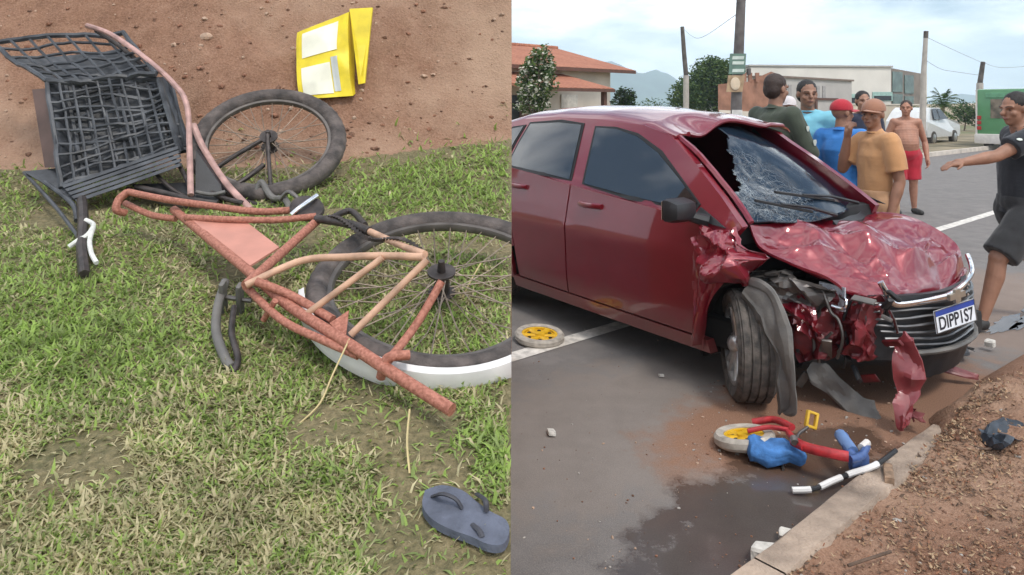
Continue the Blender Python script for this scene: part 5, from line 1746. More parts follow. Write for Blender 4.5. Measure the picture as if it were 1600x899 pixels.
def rbox(mb, s0, s1, q0, q1, z0, z1):
    v = [rq(s, q, z) for z in (z0, z1) for q in (q0, q1) for s in (s0, s1)]
    mb.add(v, [(0, 2, 3, 1), (4, 5, 7, 6), (0, 1, 5, 4), (2, 6, 7, 3), (0, 4, 6, 2), (1, 3, 7, 5)])
mb = MB(); rbox(mb, -4, 19.8, 17.7, 25, -.05, 2.98); mb.build('wall', M_WALL, house)
mb = MB()
mb.prism([rq(-4.6, 17.1, 2.93), rq(-4.6, 21.3, 4.02), rq(-4.6, 25.6, 2.93), rq(-4.6, 25.6, 2.83), rq(-4.6, 21.3, 3.92), rq(-4.6, 17.1, 2.83)], RE * 25.1)
mb.build('roof', M_TILE, house)
mb = MB(); rbox(mb, -4.6, 20.5, 17.05, 17.1, 2.80, 2.92); mb.build('fascia', M_FASCIA, house)
mb = MB(); mb.tube([rq(-4.6, 21.3, 4.03), rq(20.5, 21.3, 4.03)], .09, 8); mb.build('ridge', M_TILE, house, smooth=True)
mb = MB(); mb.prism([rq(13.4, 15.3, 2.16), rq(13.4, 17.7, 2.72), rq(13.4, 17.7, 2.64), rq(13.4, 15.3, 2.08)], RE * 3.9)
porch = mb.build('porch_roof', M_TILE, house)
mb = MB(); rbox(mb, 13.4, 17.3, 15.25, 15.29, 2.04, 2.14); mb.build('porch_fascia', M_FASCIA, porch)
for s in (13.6, 17.0):
    mb = MB(); rbox(mb, s - .07, s + .07, 15.4, 15.54, 0, 2.08); mb.build('porch_post', M_FASCIA, porch)
mb = MB(); rbox(mb, 14.6, 15.9, 17.64, 17.69, .9, 1.95); wdw = mb.build('window', M_DARKWIN, house)
for s in (14.55, 15.25, 15.9):
    mb = MB(); rbox(mb, s, s + .06, 17.60, 17.64, .86, 2.0); mb.build('window_frame', M_FASCIA, wdw)
mb = MB(); rbox(mb, 17.2, 18.0, 17.64, 17.69, 0, 2.0); mb.build('door', mat('white_door', (0.6, 0.56, 0.5), 0.6), house)

# flowering shrub, round bush, hedge and trees
tree('flowering_shrub', 'leafy shrub dotted with white flowers in front of the house', .62, 18, 3.0, [((.62, 18, 2.25), (.52, .5, .68)), ((.72, 18, 2.75), (.35, .35, .4)), ((.5, 18, 1.7), (.45, .4, .4))], 3600, .11, 3, TL + [leafmat('white_petal', (0.62, 0.6, 0.5), .2)], .06, 'shrub', gap=-.2)
tree('round_bush', 'small dark rounded bush at the end of the house', 3.85, 24.4, 2.2, [((3.85, 24.4, 1.7), (.42, .4, .5)), ((4.05, 24.4, 1.95), (.28, .25, .25))], 1500, .10, 4, [TL[0], leafmat('leaf_black', (0.015, 0.025, 0.012), .1)], .05, 'bush', gap=-.3)
tree('leafy_tree', 'large dense green tree behind the utility poles', 13.0, 45, 4.6, [((12.9, 45, 3.3), (1.7, 1.4, 1.5)), ((13.9, 45, 3.5), (1.1, 1.2, 1.2)), ((11.8, 45, 2.6), (1.3, 1.2, 1.3)), ((12.7, 45, 4.2), (1.0, .8, .7)), ((13.2, 45, 2.0), (1.6, 1.0, 1.0))], 13000, .18, 5, tr=.16)
tree('leafy_tree', 'lower rounded green tree just left of the large one', 10.9, 44, 3.2, [((10.7, 44, 2.2), (.95, .9, 1.1)), ((11.4, 44, 1.9), (.7, .8, .9))], 4200, .16, 6, tr=.12)
hd = thing('hedge', 'long low green hedge below the blue hills', 'hedge', (8.2, 48, 0))
crown('foliage', [((6.5, 48, .9), (1.4, .6, 1.1)), ((8.0, 48, .9), (1.4, .6, 1.15)), ((9.6, 48, .9), (1.4, .6, 1.25)), ((5.2, 48, .8), (1.0, .6, 1.0))], 5200, .16, [TL[1], TL[2], TL[0]], hd, 8, gap=-.4)
tree('roadside_bush', 'scrubby pale green bush behind the palm', 27.0, 46, 1.6, [((26.4, 46, .9), (1.1, .7, .7)), ((27.9, 46, .8), (1.0, .7, .6))], 2600, .15, 9, [TL[2], TL[1]], .05, 'bush')
tree('roadside_bush', 'dark bush at the far roadside beside the green bus', 30.2, 47, 2.0, [((30.2, 47, 1.2), (.8, .7, .8)), ((31, 47, .9), (.7, .6, .6))], 2200, .15, 10, [TL[0], TL[1]], .05, 'bush')

# small palm on the planted strip
pm = thing('palm', 'small leaning palm with drooping fronds beside the parked white car', 'palm', gp(1459, 214, .1))
pb_ = gp(1459, 214, .1)
pt_ = px(1474, 166, pb_.y)
mb = MB(); mb.tube(curve([pb_, pb_.lerp(pt_, .4) + Vector((.12, 0, 0)), pt_], 12), [.13 - .05 * k / 12 for k in range(13)], 9)
mb.build('trunk', M_BARK, pm, smooth=True)
rr = random.Random(4)
for k in range(24):
    a = k * 2.399
    el = R(75 - 95 * (k / 24))
    d = Vector((math.cos(a) * math.cos(el), math.sin(a) * math.cos(el), math.sin(el)))
    L_ = rr.uniform(.9, 1.2)
    sp2 = curve([pt_, pt_ + d * L_ * .5 + Vector((0, 0, .08)), pt_ + d * L_ - Vector((0, 0, .38 * L_ * math.cos(el)))], 10)
    mb = MB()
    for j in range(1, len(sp2) - 1):
        t_ = (sp2[j + 1] - sp2[j - 1]).normalized()
        sd_ = t_.cross(Vector((0, 0, 1)))
        if sd_.length < .05: sd_ = Vector((1, 0, 0))
        sd_.normalize()
        for s_ in (-1, 1):
            tip = sp2[j] + sd_ * s_ * .24 * math.sin(math.pi * j / len(sp2)) + t_ * .16 - Vector((0, 0, .1))
            mb.add([sp2[j] - t_ * .035, sp2[j] + t_ * .035, tip], [(0, 1, 2)])
    mb.tube(sp2, .009, 4)
    mb.build('frond', TL[rr.randrange(2)], pm, recalc=False)

# utility poles
M_POLEC = mat('dark_concrete', (0.13, 0.115, 0.11), 0.9, var=0.3, scale=5)
M_POLEW = mat('weathered_wood', (0.1, 0.085, 0.075), 0.9, var=0.4, scale=4)
M_POLEL = mat('pale_concrete', (0.42, 0.38, 0.34), 0.9, var=0.15, scale=4)
Yp = 13.0
pole = thing('utility_pole', 'tall dark concrete utility pole with notices tied to it, behind the car', 'utility pole', px(1150, 168 + 1705 / Yp, Yp))
mb = MB(); mb.tube([px(1147, 168 + 1705 / Yp, Yp), px(1151, 150, Yp), px(1158, 0, Yp), px(1166, -220, Yp)], [.115, .10, .085, .07], 12)
mb.build('shaft', M_POLEC, pole, smooth=True)
Ys = Yp - .13
mb = MB(); mb.prism([px(1141, 84, Ys), px(1166, 84, Ys), px(1164, 116, Ys), px(1139, 116, Ys)], (0, .02, 0)); nb1 = mb.build('notice', mat('green_notice', (0.12, 0.2, 0.16), 0.6, var=0.2, scale=9), pole)
for v in (88, 96, 108):
    mb = MB(); mb.prism([px(1145, v, Ys - .005), px(1163, v, Ys - .005), px(1162, v + 5, Ys - .005), px(1144, v + 5, Ys - .005)], (0, .004, 0)); mb.build('notice_strip', mat('pale_strip', (0.55, 0.62, 0.56), 0.6), nb1)
mb = MB(); mb.prism([px(1138, 118, Ys), px(1164, 118, Ys), px(1160, 144, Ys), px(1135, 144, Ys)], (0, .02, 0)); nb2 = mb.build('notice', mat('tan_notice', (0.36, 0.25, 0.15), 0.7, var=0.3, scale=9), pole)
mb = MB(); mb.ell(px(1149, 131, Ys - .01), (.09, .01, .12)); mb.build('notice_figure', mat('pale_figure', (0.62, 0.5, 0.36), 0.7), nb2, smooth=True)
mb = MB(); mb.prism([px(1144, 172, Ys), px(1160, 172, Ys), px(1160, 196, Ys), px(1144, 196, Ys)], (0, .02, 0)); mb.build('notice', mat('white_notice', (0.6, 0.58, 0.55), 0.7), pole)
mb = MB(); mb.box(px(1170, 112, Yp), (.07, .07, .12), bev=.015); mb.build('bracket', M_POLEC, pole, smooth=True)

Yw = 38.0
wp = thing('wooden_pole', 'thin weathered wooden pole standing before the large tree', 'pole', px(1072, 168 + 1705 / Yw, Yw))
mb = MB(); mb.tube([px(1072, 168 + 1705 / Yw, Yw), px(1072, 118, Yw)], [.16, .15], 10); mb.build('pole_base', M_POLEL, wp, smooth=True)
mb = MB(); mb.tube([px(1072, 119, Yw), px(1069, 85, Yw), px(1066, 42, Yw)], [.125, .12, .10], 10); mb.build('shaft', M_POLEW, wp, smooth=True)
Y3 = 26.6
p3 = thing('lamp_post', 'slender pale concrete post beside the building end', 'post', px(1441, 168 + 1705 / Y3, Y3))
mb = MB(); mb.tube([px(1441, 168 + 1705 / Y3, Y3), px(1443, 120, Y3), px(1447, 50, Y3)], [.125, .10, .075], 10); mb.build('shaft', M_POLEL, p3, smooth=True)
mb = MB(); mb.tube([px(1446.5, 60, Y3), px(1447, 49, Y3)], .085, 8); mb.build('cap', M_POLEW, p3, smooth=True)
Y4 = 34.0
p4 = thing('wooden_pole', 'short dark pole rising above the green bus', 'pole', px(1530, 168 + 1705 / Y4, Y4))
mb = MB(); mb.tube([px(1530, 168 + 1705 / Y4, Y4), px(1531, 130, Y4)], [.17, .15], 8); mb.build('pole_base', M_POLEL, p4, smooth=True)
mb = MB(); mb.tube([px(1531, 131, Y4), px(1536, 97, Y4)], [.12, .10], 8); mb.build('shaft', M_POLEW, p4, smooth=True)
for lab, pts in (('upper overhead wire running from the pale post to the right', [(1447, 58, Y3), (1485, 76, 29), (1534, 98, Y4)]), ('lower overhead wire sagging right of the pale post', [(1447, 95, Y3), (1470, 108, 28), (1490, 112, 30), (1532, 118, Y4)]), ('overhead wire leaving the short pole toward the right edge', [(1536, 98, Y4), (1570, 106, 40), (1640, 100, 46)]), ('overhead wire from the wooden pole to the concrete utility pole', [(1067, 45, Yw), (1090, 60, 28), (1155, 20, Yp)])):
    mb = MB(); mb.tube(curve([px(*p) for p in pts], 24), .008, 4)
    single(mb, 'overhead_wire', mat('wire', (0.12, 0.12, 0.13), 0.6), lab, 'wire', 'overhead wires')

# brick building
M_BRICKF = mat('far_brick', (0.30, 0.15, 0.10), 0.9, var=0.25, scale=3, bump=0.3, bscale=20)
bb = thing('brick_building', 'low unrendered brick building partly hidden behind the officer', 'building', px(1160, 240, 27))
def pbox(mb, u0, u1, v0, z0, Y0, Y1, dep):
    a, b = px(u0, v0, Y0), px(u1, v0, Y1)
    mb.prism([Vector((a.x, a.y, z0)), Vector((b.x, b.y, z0)), b, a], (0, dep, 0))
mb = MB(); a, b = px(1122, 132, 27), px(1205, 112, 28)
mb.prism([Vector((a.x, 27, -.05)), Vector((b.x, 28, -.05)), b, px(1168, 128, 27.5), a], (.6, 1.2, 0)); mb.build('wall', M_BRICKF, bb)
mb = MB(); mb.prism([px(1124, 172, 26.95), px(1200, 176, 27.95), Vector((px(1200, 176, 27.95).x, 27.95, 0)), Vector((px(1124, 172, 26.95).x, 26.95, 0))], (0, .04, 0)); mb.build('plinth', M_WALL, bb)
for u in (1163, 1172, 1183):
    mb = MB(); mb.box(px(u, 121, 27.6), (.13, .13, .35)); mb.build('rebar_post', M_BRICKF, bb)

# grey rendered shed
gb = thing('grey_building', 'plain grey rendered building with a dark doorway behind the blue shirted man', 'building', rq(38, 19.2, 0))
M_GREY = mat('grey_render', (0.44, 0.41, 0.385), 0.9, var=0.1, scale=.8)
mb = MB(); rbox(mb, 33.4, 42.7, 19, 20.2, -.05, 3.1); mb.build('wall', M_GREY, gb)
mb = MB(); rbox(mb, 33.3, 42.8, 18.9, 20.3, 3.1, 3.2); mb.build('parapet', mat('parapet_brown', (0.2, 0.15, 0.12), 0.9), gb)
for s in (35.2, 36.2, 38.3, 39.0):
    mb = MB(); rbox(mb, s, s + .35, 18.96, 19.0, 2.0, 2.75); mb.build('vent', mat('vent_grey', (0.33, 0.31, 0.30), 0.9), gb)
mb = MB(); rbox(mb, 38.2, 40.6, 18.95, 19.0, 0, 1.95); dr = mb.build('doorway', M_GREY, gb)
for s0, s1, z0, z1 in ((38.05, 38.25, 0, 2.0), (40.55, 40.75, 0, 2.0), (38.05, 40.75, 1.95, 2.08)):
    mb = MB(); rbox(mb, s0, s1, 18.88, 18.95, z0, z1); mb.build('door_frame', M_FASCIA, dr)

# large white commercial building with dark glazed corner
wb = thing('white_building', 'large white flat-roofed building with dark glazed corner in the distance', 'building', (23, 52, 0))
M_WHITEB = mat('white_render', (0.66, 0.62, 0.56), 0.85, var=0.08, scale=.6)
A_, B_, C_ = Vector((16.6, 49, 0)), Vector((28.0, 52, 0)), Vector((32.6, 55.5, 0))
mb = MB(); mb.prism([A_, B_, B_ + Vector((0, 0, 4.48)), A_ + Vector((0, 0, 4.35))], (-1, 9, 0)); mb.build('wall', M_WHITEB, wb)
mb = MB(); mb.prism([A_ + Vector((-.1, -.1, 4.40)), B_ + Vector((.1, -.1, 4.49)), B_ + Vector((.1, -.1, 4.62)), A_ + Vector((-.1, -.1, 4.52))], (-1, 9, 0)); mb.build('parapet', mat('grey_parapet', (0.4, 0.38, 0.35), 0.9), wb)
mb = MB(); mb.prism([B_, C_, C_ + Vector((0, 0, 4.15)), B_ + Vector((0, 0, 4.45))], (-3, 7, 0)); wing = mb.build('corner_block', mat('brown_block', (0.2, 0.165, 0.14), 0.8, var=0.2, scale=1), wb)
dBC = (C_ - B_)
for k, (a0, a1, z0, z1) in enumerate(((.02, .3, 2.7, 4.2), (.02, .3, 1.2, 2.55), (.36, .62, 2.6, 4.0), (.36, .62, 1.0, 2.4), (.92, 1.02, 0, 4.2))):
    n_ = Vector((dBC.y, -dBC.x, 0)).normalized() * .06
    mb = MB(); mb.prism([B_ + dBC * a0 + n_ + Vector((0, 0, z0)), B_ + dBC * a1 + n_ + Vector((0, 0, z0)), B_ + dBC * a1 + n_ + Vector((0, 0, z1)), B_ + dBC * a0 + n_ + Vector((0, 0, z1))], n_ * -.8)
    mb.build('window' if k < 4 else 'corner_column', mat('green_glass', (0.1, 0.14, 0.12), 0.15, var=0.3, scale=2) if k < 4 else M_WHITEB, wing)
dAB = B_ - A_
for (u0, u1, v0, v1) in ((1312, 1346, 147, 162), (1363, 1394, 144, 158)):
    a, b = px(u0, v0, 51.2), px(u1, v0, 51.9)
    def onw(u, v):
        t = 0
        rx = (u - U0) / FPX
        k = (rx * A_.y - A_.x) / (dAB.x - rx * dAB.y)
        p = A_ + dAB * k
        return Vector((p.x, p.y - .06, CAM_H - (v - V0) / FPX * p.y))
    mb = MB(); mb.prism([onw(u0, v0), onw(u1, v0), onw(u1, v1), onw(u0, v1)], (0, .05, 0)); ww = mb.build('window', mat('teal_trim', (0.3, 0.45, 0.4), 0.6), wb)
    mb = MB(); mb.prism([onw(u0 + 2, v0 + 6) + Vector((0, -.03, 0)), onw(u1 - 2, v0 + 6) + Vector((0, -.03, 0)), onw(u1 - 2, v1 - 1) + Vector((0, -.03, 0)), onw(u0 + 2, v1 - 1) + Vector((0, -.03, 0))], (0, .02, 0)); mb.build('pane', M_DARKWIN, ww)
lw = thing('boundary_wall', 'low beige boundary wall between the grey building and the post', 'wall', rq(47, 19.6, 0))
mb = MB(); rbox(mb, 42.9, 55, 19.5, 19.7, -.05, 1.7); mb.build('wall_face', mat('beige_wall', (0.55, 0.46, 0.36), 0.9, var=0.12, scale=1), lw)
mb = MB(); rbox(mb, 42.9, 55, 19.45, 19.75, 1.7, 1.78); mb.build('coping', M_WALL, lw)
fl = thing('far_wall', 'long pale wall in the distance between the palm and the bus', 'wall', (36, 62, 0))
mb = MB(); mb.prism([Vector((34, 60, 0)), Vector((48, 66, 0)), Vector((48, 66, 2.0)), Vector((34, 60, 1.8))], (0, .3, 0)); mb.build('wall_face', mat('beige_wall', (0.55, 0.46, 0.36)), fl)

# ---- parked white hatchback across the road
wcar = thing('parked_car', 'small white hatchback parked across the road beside the palm', 'car', (17.3, 29.6, .0), math.atan2(RE.y, RE.x), local=True)
M_WP = mat('white_paint', (0.7, 0.7, 0.7), 0.3, var=0.05, coat=0.8)
prof = [(-1.75, .28), (-1.85, .55), (-1.82, .9), (-1.6, 1.30), (-1.2, 1.46), (-.1, 1.46), (.55, 1.02), (1.5, .90), (1.85, .72), (1.88, .35), (1.7, .25)]
mb = MB(); mb.prism([Vector((x, -.78, z + .08)) for x, z in prof], (0, 1.56, 0))
for k in range(len(mb.v)):
    p = mb.v[k]
    if p.z > 1.05: p.y *= .82
mb.build('body', M_WP, wcar)
for s_ in (-1, 1):
    for poly in ([(-1.15, 1.0), (-1.05, 1.40), (-.6, 1.42), (-.6, .98)], [(-.52, .98), (-.52, 1.42), (-.15, 1.40), (.38, 1.0)]):
        mb = MB(); mb.prism([Vector((x, s_ * (.80 - max(0, z - 1.0) * .33), z + .08)) for x, z in poly], (0, s_ * .012, 0)); mb.build('window', M_DARKWIN, wcar)
    for x in (-1.15, 1.2):
        mb = MB(); mb.lathe([(.0, -.09), (.18, -.09), (.29, -.08), (.30, 0), (.29, .08), (.18, .09), (.0, .09)], axes_mtx((x, s_ * .72, .30), (0, 1, 0)), 24); w_ = mb.build('wheel', M_RUBBER, wcar, smooth=True)
        mb = MB(); mb.lathe([(.0, .1), (.17, .1), (.19, .085), (.0, .085)], axes_mtx((x, s_ * .72, .30), (0, s_, 0)), 20); mb.build('hubcap', M_ALLOY, w_, smooth=True)
    mb = MB(); mb.ell((1.78, s_ * .55, .78), (.12, .17, .09)); mb.build('headlamp', mat('headlamp_clear', (0.5, 0.52, 0.55)), wcar, smooth=True)
mb = MB(); mb.prism([Vector((-.02, -.6, 1.50)), Vector((-.02, .6, 1.50)), Vector((.58, .68, 1.11)), Vector((.58, -.68, 1.11))], (.02, 0, .02)); mb.build('windscreen', M_DARKWIN, wcar)

# ---- green bus seen from behind
BO = Vector((17.15, 26.0, 0))
bus = thing('green_bus', 'green minibus with white bumper parked by the far kerb', 'bus', BO, 0)
def bpnt(s, q, z): return BO + RE * s - RN * q + Vector((0, 0, z))      # s along, q toward the camera's right, z up
def bbox(mb, s0, s1, q0, q1, z0, z1, bev=.0):
    c = bpnt((s0 + s1) / 2, (q0 + q1) / 2, (z0 + z1) / 2)
    rot = Matrix((RE, -RN, Vector((0, 0, 1)))).transposed()
    mb.box(c, (abs(s1 - s0), abs(q1 - q0), abs(z1 - z0)), rot, bev=bev)
M_GREEN = mat('bus_green', (0.085, 0.25, 0.11), 0.4, var=0.1, scale=2, coat=0.4)
mb = MB(); bbox(mb, 0, 5.6, 0, 2.15, .42, 2.22, .09); mb.build('body', M_GREEN, bus, smooth=True)
mb = MB(); bbox(mb, -.12, .1, -.04, 2.19, .22, .58, .05); mb.build('rear_bumper', mat('bus_white', (0.6, 0.56, 0.52), 0.5, var=0.1), bus, smooth=True)
mb = MB(); bbox(mb, -.03, .02, .45, 1.75, 1.15, 1.85, .015); rwn = mb.build('rear_window', mat('bus_window', (0.09, 0.1, 0.085), 0.12, var=0.6, scale=3, col2=(0.25, 0.2, 0.15)), bus)
mb = MB(); bbox(mb, -.05, -.03, 1.05, 1.10, 1.15, 1.85); mb.build('window_bar', M_GREEN, rwn)
mb = MB(); bbox(mb, -.04, .02, .3, 1.0, 1.9, 2.08, .01); mb.build('destination_panel', mat('bus_panel', (0.12, 0.3, 0.17), 0.4), bus)
for q in (.08, 1.95):
    for z in (.72, .92, 1.1):
        mb = MB(); bbox(mb, -.03, .03, q - .06, q + .08, z, z + .14, .02); mb.build('tail_light', mat('red_lens', (0.35, 0.01, 0.01)), bus)
mb = MB(); bbox(mb, -.02, .03, -.02, .03, .45, 2.2); mb.build('corner_strip', mat('bus_white', (0.6, 0.56, 0.52)), bus)
for s in (1.0, 4.4):
    for q in (.12, 2.03):
        mb = MB(); mb.lathe([(.0, -.1), (.2, -.1), (.35, -.09), (.36, 0), (.35, .09), (.2, .1), (.0, .1)], axes_mtx(bpnt(s, q, .36), -RN), 24); mb.build('wheel', M_RUBBER, bus, smooth=True)
for k in range(5):
    mb = MB(); bbox(mb, .4 + k * 1.02, 1.3 + k * 1.02, -.02, .01, 1.2, 1.85); mb.build('side_window', M_DARKWIN, bus)
mb = MB(); bbox(mb, .3, 5.3, -.015, .01, .8, .9); mb.build('side_stripe', mat('bus_white', (0.6, 0.56, 0.52)), bus)
# ------------------------------------------------------------------ people
def blob(name, prims, mats_, parent, voxel=.012, smooth=3, wrinkle=0.0, wfreq=14, matfn=None, cuts=()):
    """one continuous skin round a set of tapered limbs and ellipsoids"""
    mb = MB()
    for p in prims:
        if p[0] == 'c':                      # rounded limb
            _, a, ra, b, rb = p[:5]
            a, b = Vector(a), Vector(b)
            mb.tube([a, b], [ra, rb], 14)
            mb.ell(a, (ra, ra, ra), seg=14, rings=9); mb.ell(b, (rb, rb, rb), seg=14, rings=9)
        elif p[0] == 'k':                    # flat-ended sleeve; optional ellipse flattening
            _, a, ra, b, rb = p[:5]
            mb.tube([Vector(a), Vector(b)], [ra, rb], 18)
        else:
            _, c, s_, rot = p
            mb.ell(c, s_, rot, 18, 12)
    me = bpy.data.meshes.new(name)
    off = OFF[parent.name]
    me.from_pydata([tuple(q - off) for q in mb.v], [], mb.f)
    bm = bmesh.new(); bm.from_mesh(me); bmesh.ops.recalc_face_normals(bm, faces=bm.faces); bm.to_mesh(me); bm.free()
    o = bpy.data.objects.new(name, me)
    COL.objects.link(o)
    r_ = o.modifiers.new('r', 'REMESH'); r_.mode = 'VOXEL'; r_.voxel_size = voxel; r_.adaptivity = 0
    s2 = o.modifiers.new('s', 'SMOOTH'); s2.factor = .5; s2.iterations = smooth
    dg = bpy.context.evaluated_depsgraph_get()
    nm = bpy.data.meshes.new_from_object(o.evaluated_get(dg))
    o.modifiers.clear()
    o.data = nm
    bpy.data.meshes.remove(me)
    nm.name = name
    if cuts:
        bm = bmesh.new(); bm.from_mesh(nm)
        for co, no in cuts:
            co = Vector(co) - off; no = Vector(no).normalized()
            dd = {q: (q.co - co).dot(no) for q in bm.verts}
            kill = [f for f in bm.faces if all(dd[q] > 0 for q in f.verts)]
            bmesh.ops.delete(bm, geom=kill, context='FACES')
            for q in bm.verts:
                d_ = dd[q]
                if d_ > 0: q.co -= no * d_
        bm.to_mesh(nm); bm.free()
    if wrinkle:
        sd = hash(name) % 17
        nn_ = len(nm.vertices)
        co_ = np.empty(nn_ * 3, dtype=np.float32); no_ = np.empty(nn_ * 3, dtype=np.float32)
        nm.vertices.foreach_get('co', co_); nm.vertices.foreach_get('normal', no_)
        co_ = co_.reshape(-1, 3); no_ = no_.reshape(-1, 3)
        dsp = np.array([wrinkle * (fbm((w[0] * wfreq, w[1] * wfreq, w[2] * wfreq * .45), 3) + .7 * fbm((w[0] * wfreq * .5, w[1] * wfreq * .5, w[2] * wfreq * 1.1 + 3), 2)) for w in (co_ + np.array(off))])
        nm.vertices.foreach_set('co', (co_ + no_ * dsp[:, None]).astype(np.float32).reshape(-1))
        nm.update()
    nm.materials.clear()
    for m in mats_: nm.materials.append(m)
    if matfn:
        for pl_ in nm.polygons: pl_.material_index = matfn(pl_.center + off)
    nm.polygons.foreach_set('use_smooth', [True] * len(nm.polygons))
    o.parent = parent
    OFF[o.name] = off
    return o

def skin(name, col): return mat('skin_' + name, col, 0.55, var=0.15, scale=12, bump=0.1, bscale=70)
M_EYE = mat('eye_dark', (0.045, 0.03, 0.025), 0.3)
M_LIP = mat('lip', (0.22, 0.09, 0.075), 0.5)

class Person:
    def __init__(s, label, X, Y, H, face, skin_m, group='bystanders behind the car', z0=0.0):
        s.root = thing('person', label, 'person', (X, Y, z0), group=group)
        s.o = Vector((X, Y, z0)); s.H = H
        s.f = Vector((math.cos(R(face)), math.sin(R(face)), 0)); s.r = Vector((s.f.y, -s.f.x, 0))
        s.skin = skin_m
        s.J = {}
        s.pose()
    def P(s, r, f, u): return s.o + (s.r * r + s.f * f + Vector((0, 0, u))) * s.H
    def pose(s):
        J = dict(neck=(0, .0, .845), head=(0, .012, .925), chest=(0, 0, .73), belly=(0, .005, .62), pelvis=(0, 0, .53))
        for n, k in (('R', 1), ('L', -1)):
            J['sh' + n] = (.100 * k, 0, .805); J['el' + n] = (.128 * k, -.015, .625); J['wr' + n] = (.14 * k, .03, .475)
            J['hip' + n] = (.052 * k, 0, .50); J['kn' + n] = (.06 * k, .012, .28); J['an' + n] = (.062 * k, -.01, .045)
        s.J = J
    def set(s, **k): s.J.update(k); return s
    def p(s, n): return s.P(*s.J[n])
    def rot(s): return Matrix((s.r, s.f, Vector((0, 0, 1)))).transposed()
    def hand(s, side, prims, curl=.4, thumb=1):
        w, e = s.p('wr' + side), s.p('el' + side)
        d = (w - e).normalized()
        k = 1 if side == 'R' else -1
        pn = s.J.get('palm' + side)
        pn = (s.r * pn[0] + s.f * pn[1] + Vector((0, 0, pn[2]))).normalized() if pn else (s.r * -k)
        pn = (pn - d * pn.dot(d)).normalized()           # palm normal
        wd = d.cross(pn).normalized()                   # across the palm
        if wd.dot(s.f) < 0 and abs(wd.dot(s.f)) > .2: wd = -wd
        h = s.H
        c = w + d * .028 * h
        prims.append(('c', w, .017 * h, w + d * .022 * h, .019 * h))
        for j in (-1, 1): prims.append(('c', w + d * .018 * h + wd * j * .010 * h, .0125 * h, w + d * .048 * h + wd * j * .015 * h, .0115 * h))
        lens = (.036, .043, .040, .031)
        for j in range(4):
            b0 = w + d * .052 * h + wd * (.019 - .0127 * j) * h
            c1, c2 = curl * .7, curl * 1.9
            k1 = b0 + (d * math.cos(c1) + pn * math.sin(c1)) * lens[j] * .5 * h
            k2 = k1 + (d * math.cos(c2) + pn * math.sin(c2)) * lens[j] * .55 * h
            prims.append(('c', b0, .0055 * h, k1, .0052 * h)); prims.append(('c', k1, .0052 * h, k2, .0044 * h))
        t0 = w + d * .016 * h + wd * .017 * h
        t1 = t0 + (d * .6 + wd * .75 + pn * .25).normalized() * .026 * h
        t2 = t1 + (d * .9 + wd * .2 + pn * .35).normalized() * .022 * h
        prims.append(('c', t0, .0072 * h, t1, .0062 * h)); prims.append(('c', t1, .0062 * h, t2, .005 * h))
    def body(s, fat=1.0, curl=.4, hf=None, tilt=0.0):
        h = s.H; R3 = s.rot(); pr = []
        # trunk
        bz, cz, pz = s.J['belly'][2], s.J['chest'][2], s.J['pelvis'][2]
        for k in range(16):
            z = pz - .03 + (.79 - pz + .03) * k / 15
            w_ = lerp_tab([(pz, .082 * fat ** .5), (bz, .076 * fat ** .6), (cz, .088 * fat ** .4), (.79, .076)], z)
            d_ = lerp_tab([(pz, .060 * fat), (bz, .059 * fat ** 1.25), (cz, .062 * fat ** .6), (.79, .046)], z)
            off_ = .016 * (fat - 1) * 3 * math.exp(-((z - bz) / .08) ** 2)
            c = s.p('pelvis').lerp(s.p('belly'), (z - pz) / (bz - pz)) if z < bz else s.p('belly').lerp(s.p('chest'), min(1, (z - bz) / (cz - bz)))
            c.z = s.o.z + z * h
            pr.append(('e', c + s.f * off_ * h, (w_ * h, d_ * h, .042 * h), R3))
        for n in 'RL':
            pr.append(('c', s.p('chest').lerp(s.p('sh' + n), .35) + Vector((0, 0, .03 * h)), .045 * h, s.p('sh' + n), .034 * h))
            pr.append(('c', s.p('neck') - Vector((0, 0, .015 * h)), .030 * h, s.p('sh' + n) + Vector((0, 0, .0)), .026 * h))
            pr.append(('c', s.p('sh' + n), .033 * h, s.p('el' + n), .0245 * h))
            a, b = s.p('el' + n), s.p('wr' + n)
            pr.append(('c', a, .0245 * h, a.lerp(b, .3), .026 * h)); pr.append(('c', a.lerp(b, .3), .026 * h, b, .0165 * h))
            pr.append(('c', s.p('hip' + n), .060 * h * fat ** .5, s.p('kn' + n), .036 * h))
            a, b = s.p('kn' + n), s.p('an' + n)
            pr.append(('c', a, .033 * h, a.lerp(b, .3) - s.f * .008 * h, .035 * h)); pr.append(('c', a.lerp(b, .3) - s.f * .008 * h, .035 * h, b, .020 * h))
            ft = s.P(s.J['an' + n][0] * 1.25, s.J['an' + n][1] + .095, max(.018, s.J['an' + n][2] - .027))
            pr.append(('c', b - Vector((0, 0, .015 * h)), .022 * h, ft, .018 * h))
            s.hand(n, pr, curl if not isinstance(curl, dict) else curl[n])
        # head
        hc = s.p('head')
        s.hf = (s.r * hf[0] + s.f * hf[1] + Vector((0, 0, hf[2] if len(hf) > 2 else 0))).normalized() if hf else s.f
        hr = s.hf.cross(Vector((0, 0, 1))).normalized(); hu = hr.cross(s.hf)
        s.hr, s.hu, s.hc = hr, hu, hc
        HR = Matrix((hr, s.hf, hu)).transposed(); s.HR = HR
        pr.append(('c', s.p('neck') - Vector((0, 0, .03 * h)), .034 * h, hc - hu * .03 * h, .031 * h))
        def hp(a, b, c): return hc + (hr * a + s.hf * b + hu * c) * h
        s.hp = hp
        pr.append(('e', hp(0, -.004, .018), (.0435 * h, .054 * h, .052 * h), HR))
        pr.append(('e', hp(0, .012, -.022), (.036 * h, .040 * h, .046 * h), HR))
        pr.append(('c', hp(0, .036, -.052), .014 * h, hp(0, .030, -.046), .02 * h))         # chin
        pr.append(('c', hp(0, .052, .006), .0062 * h, hp(0, .064, -.015), .0085 * h))        # nose
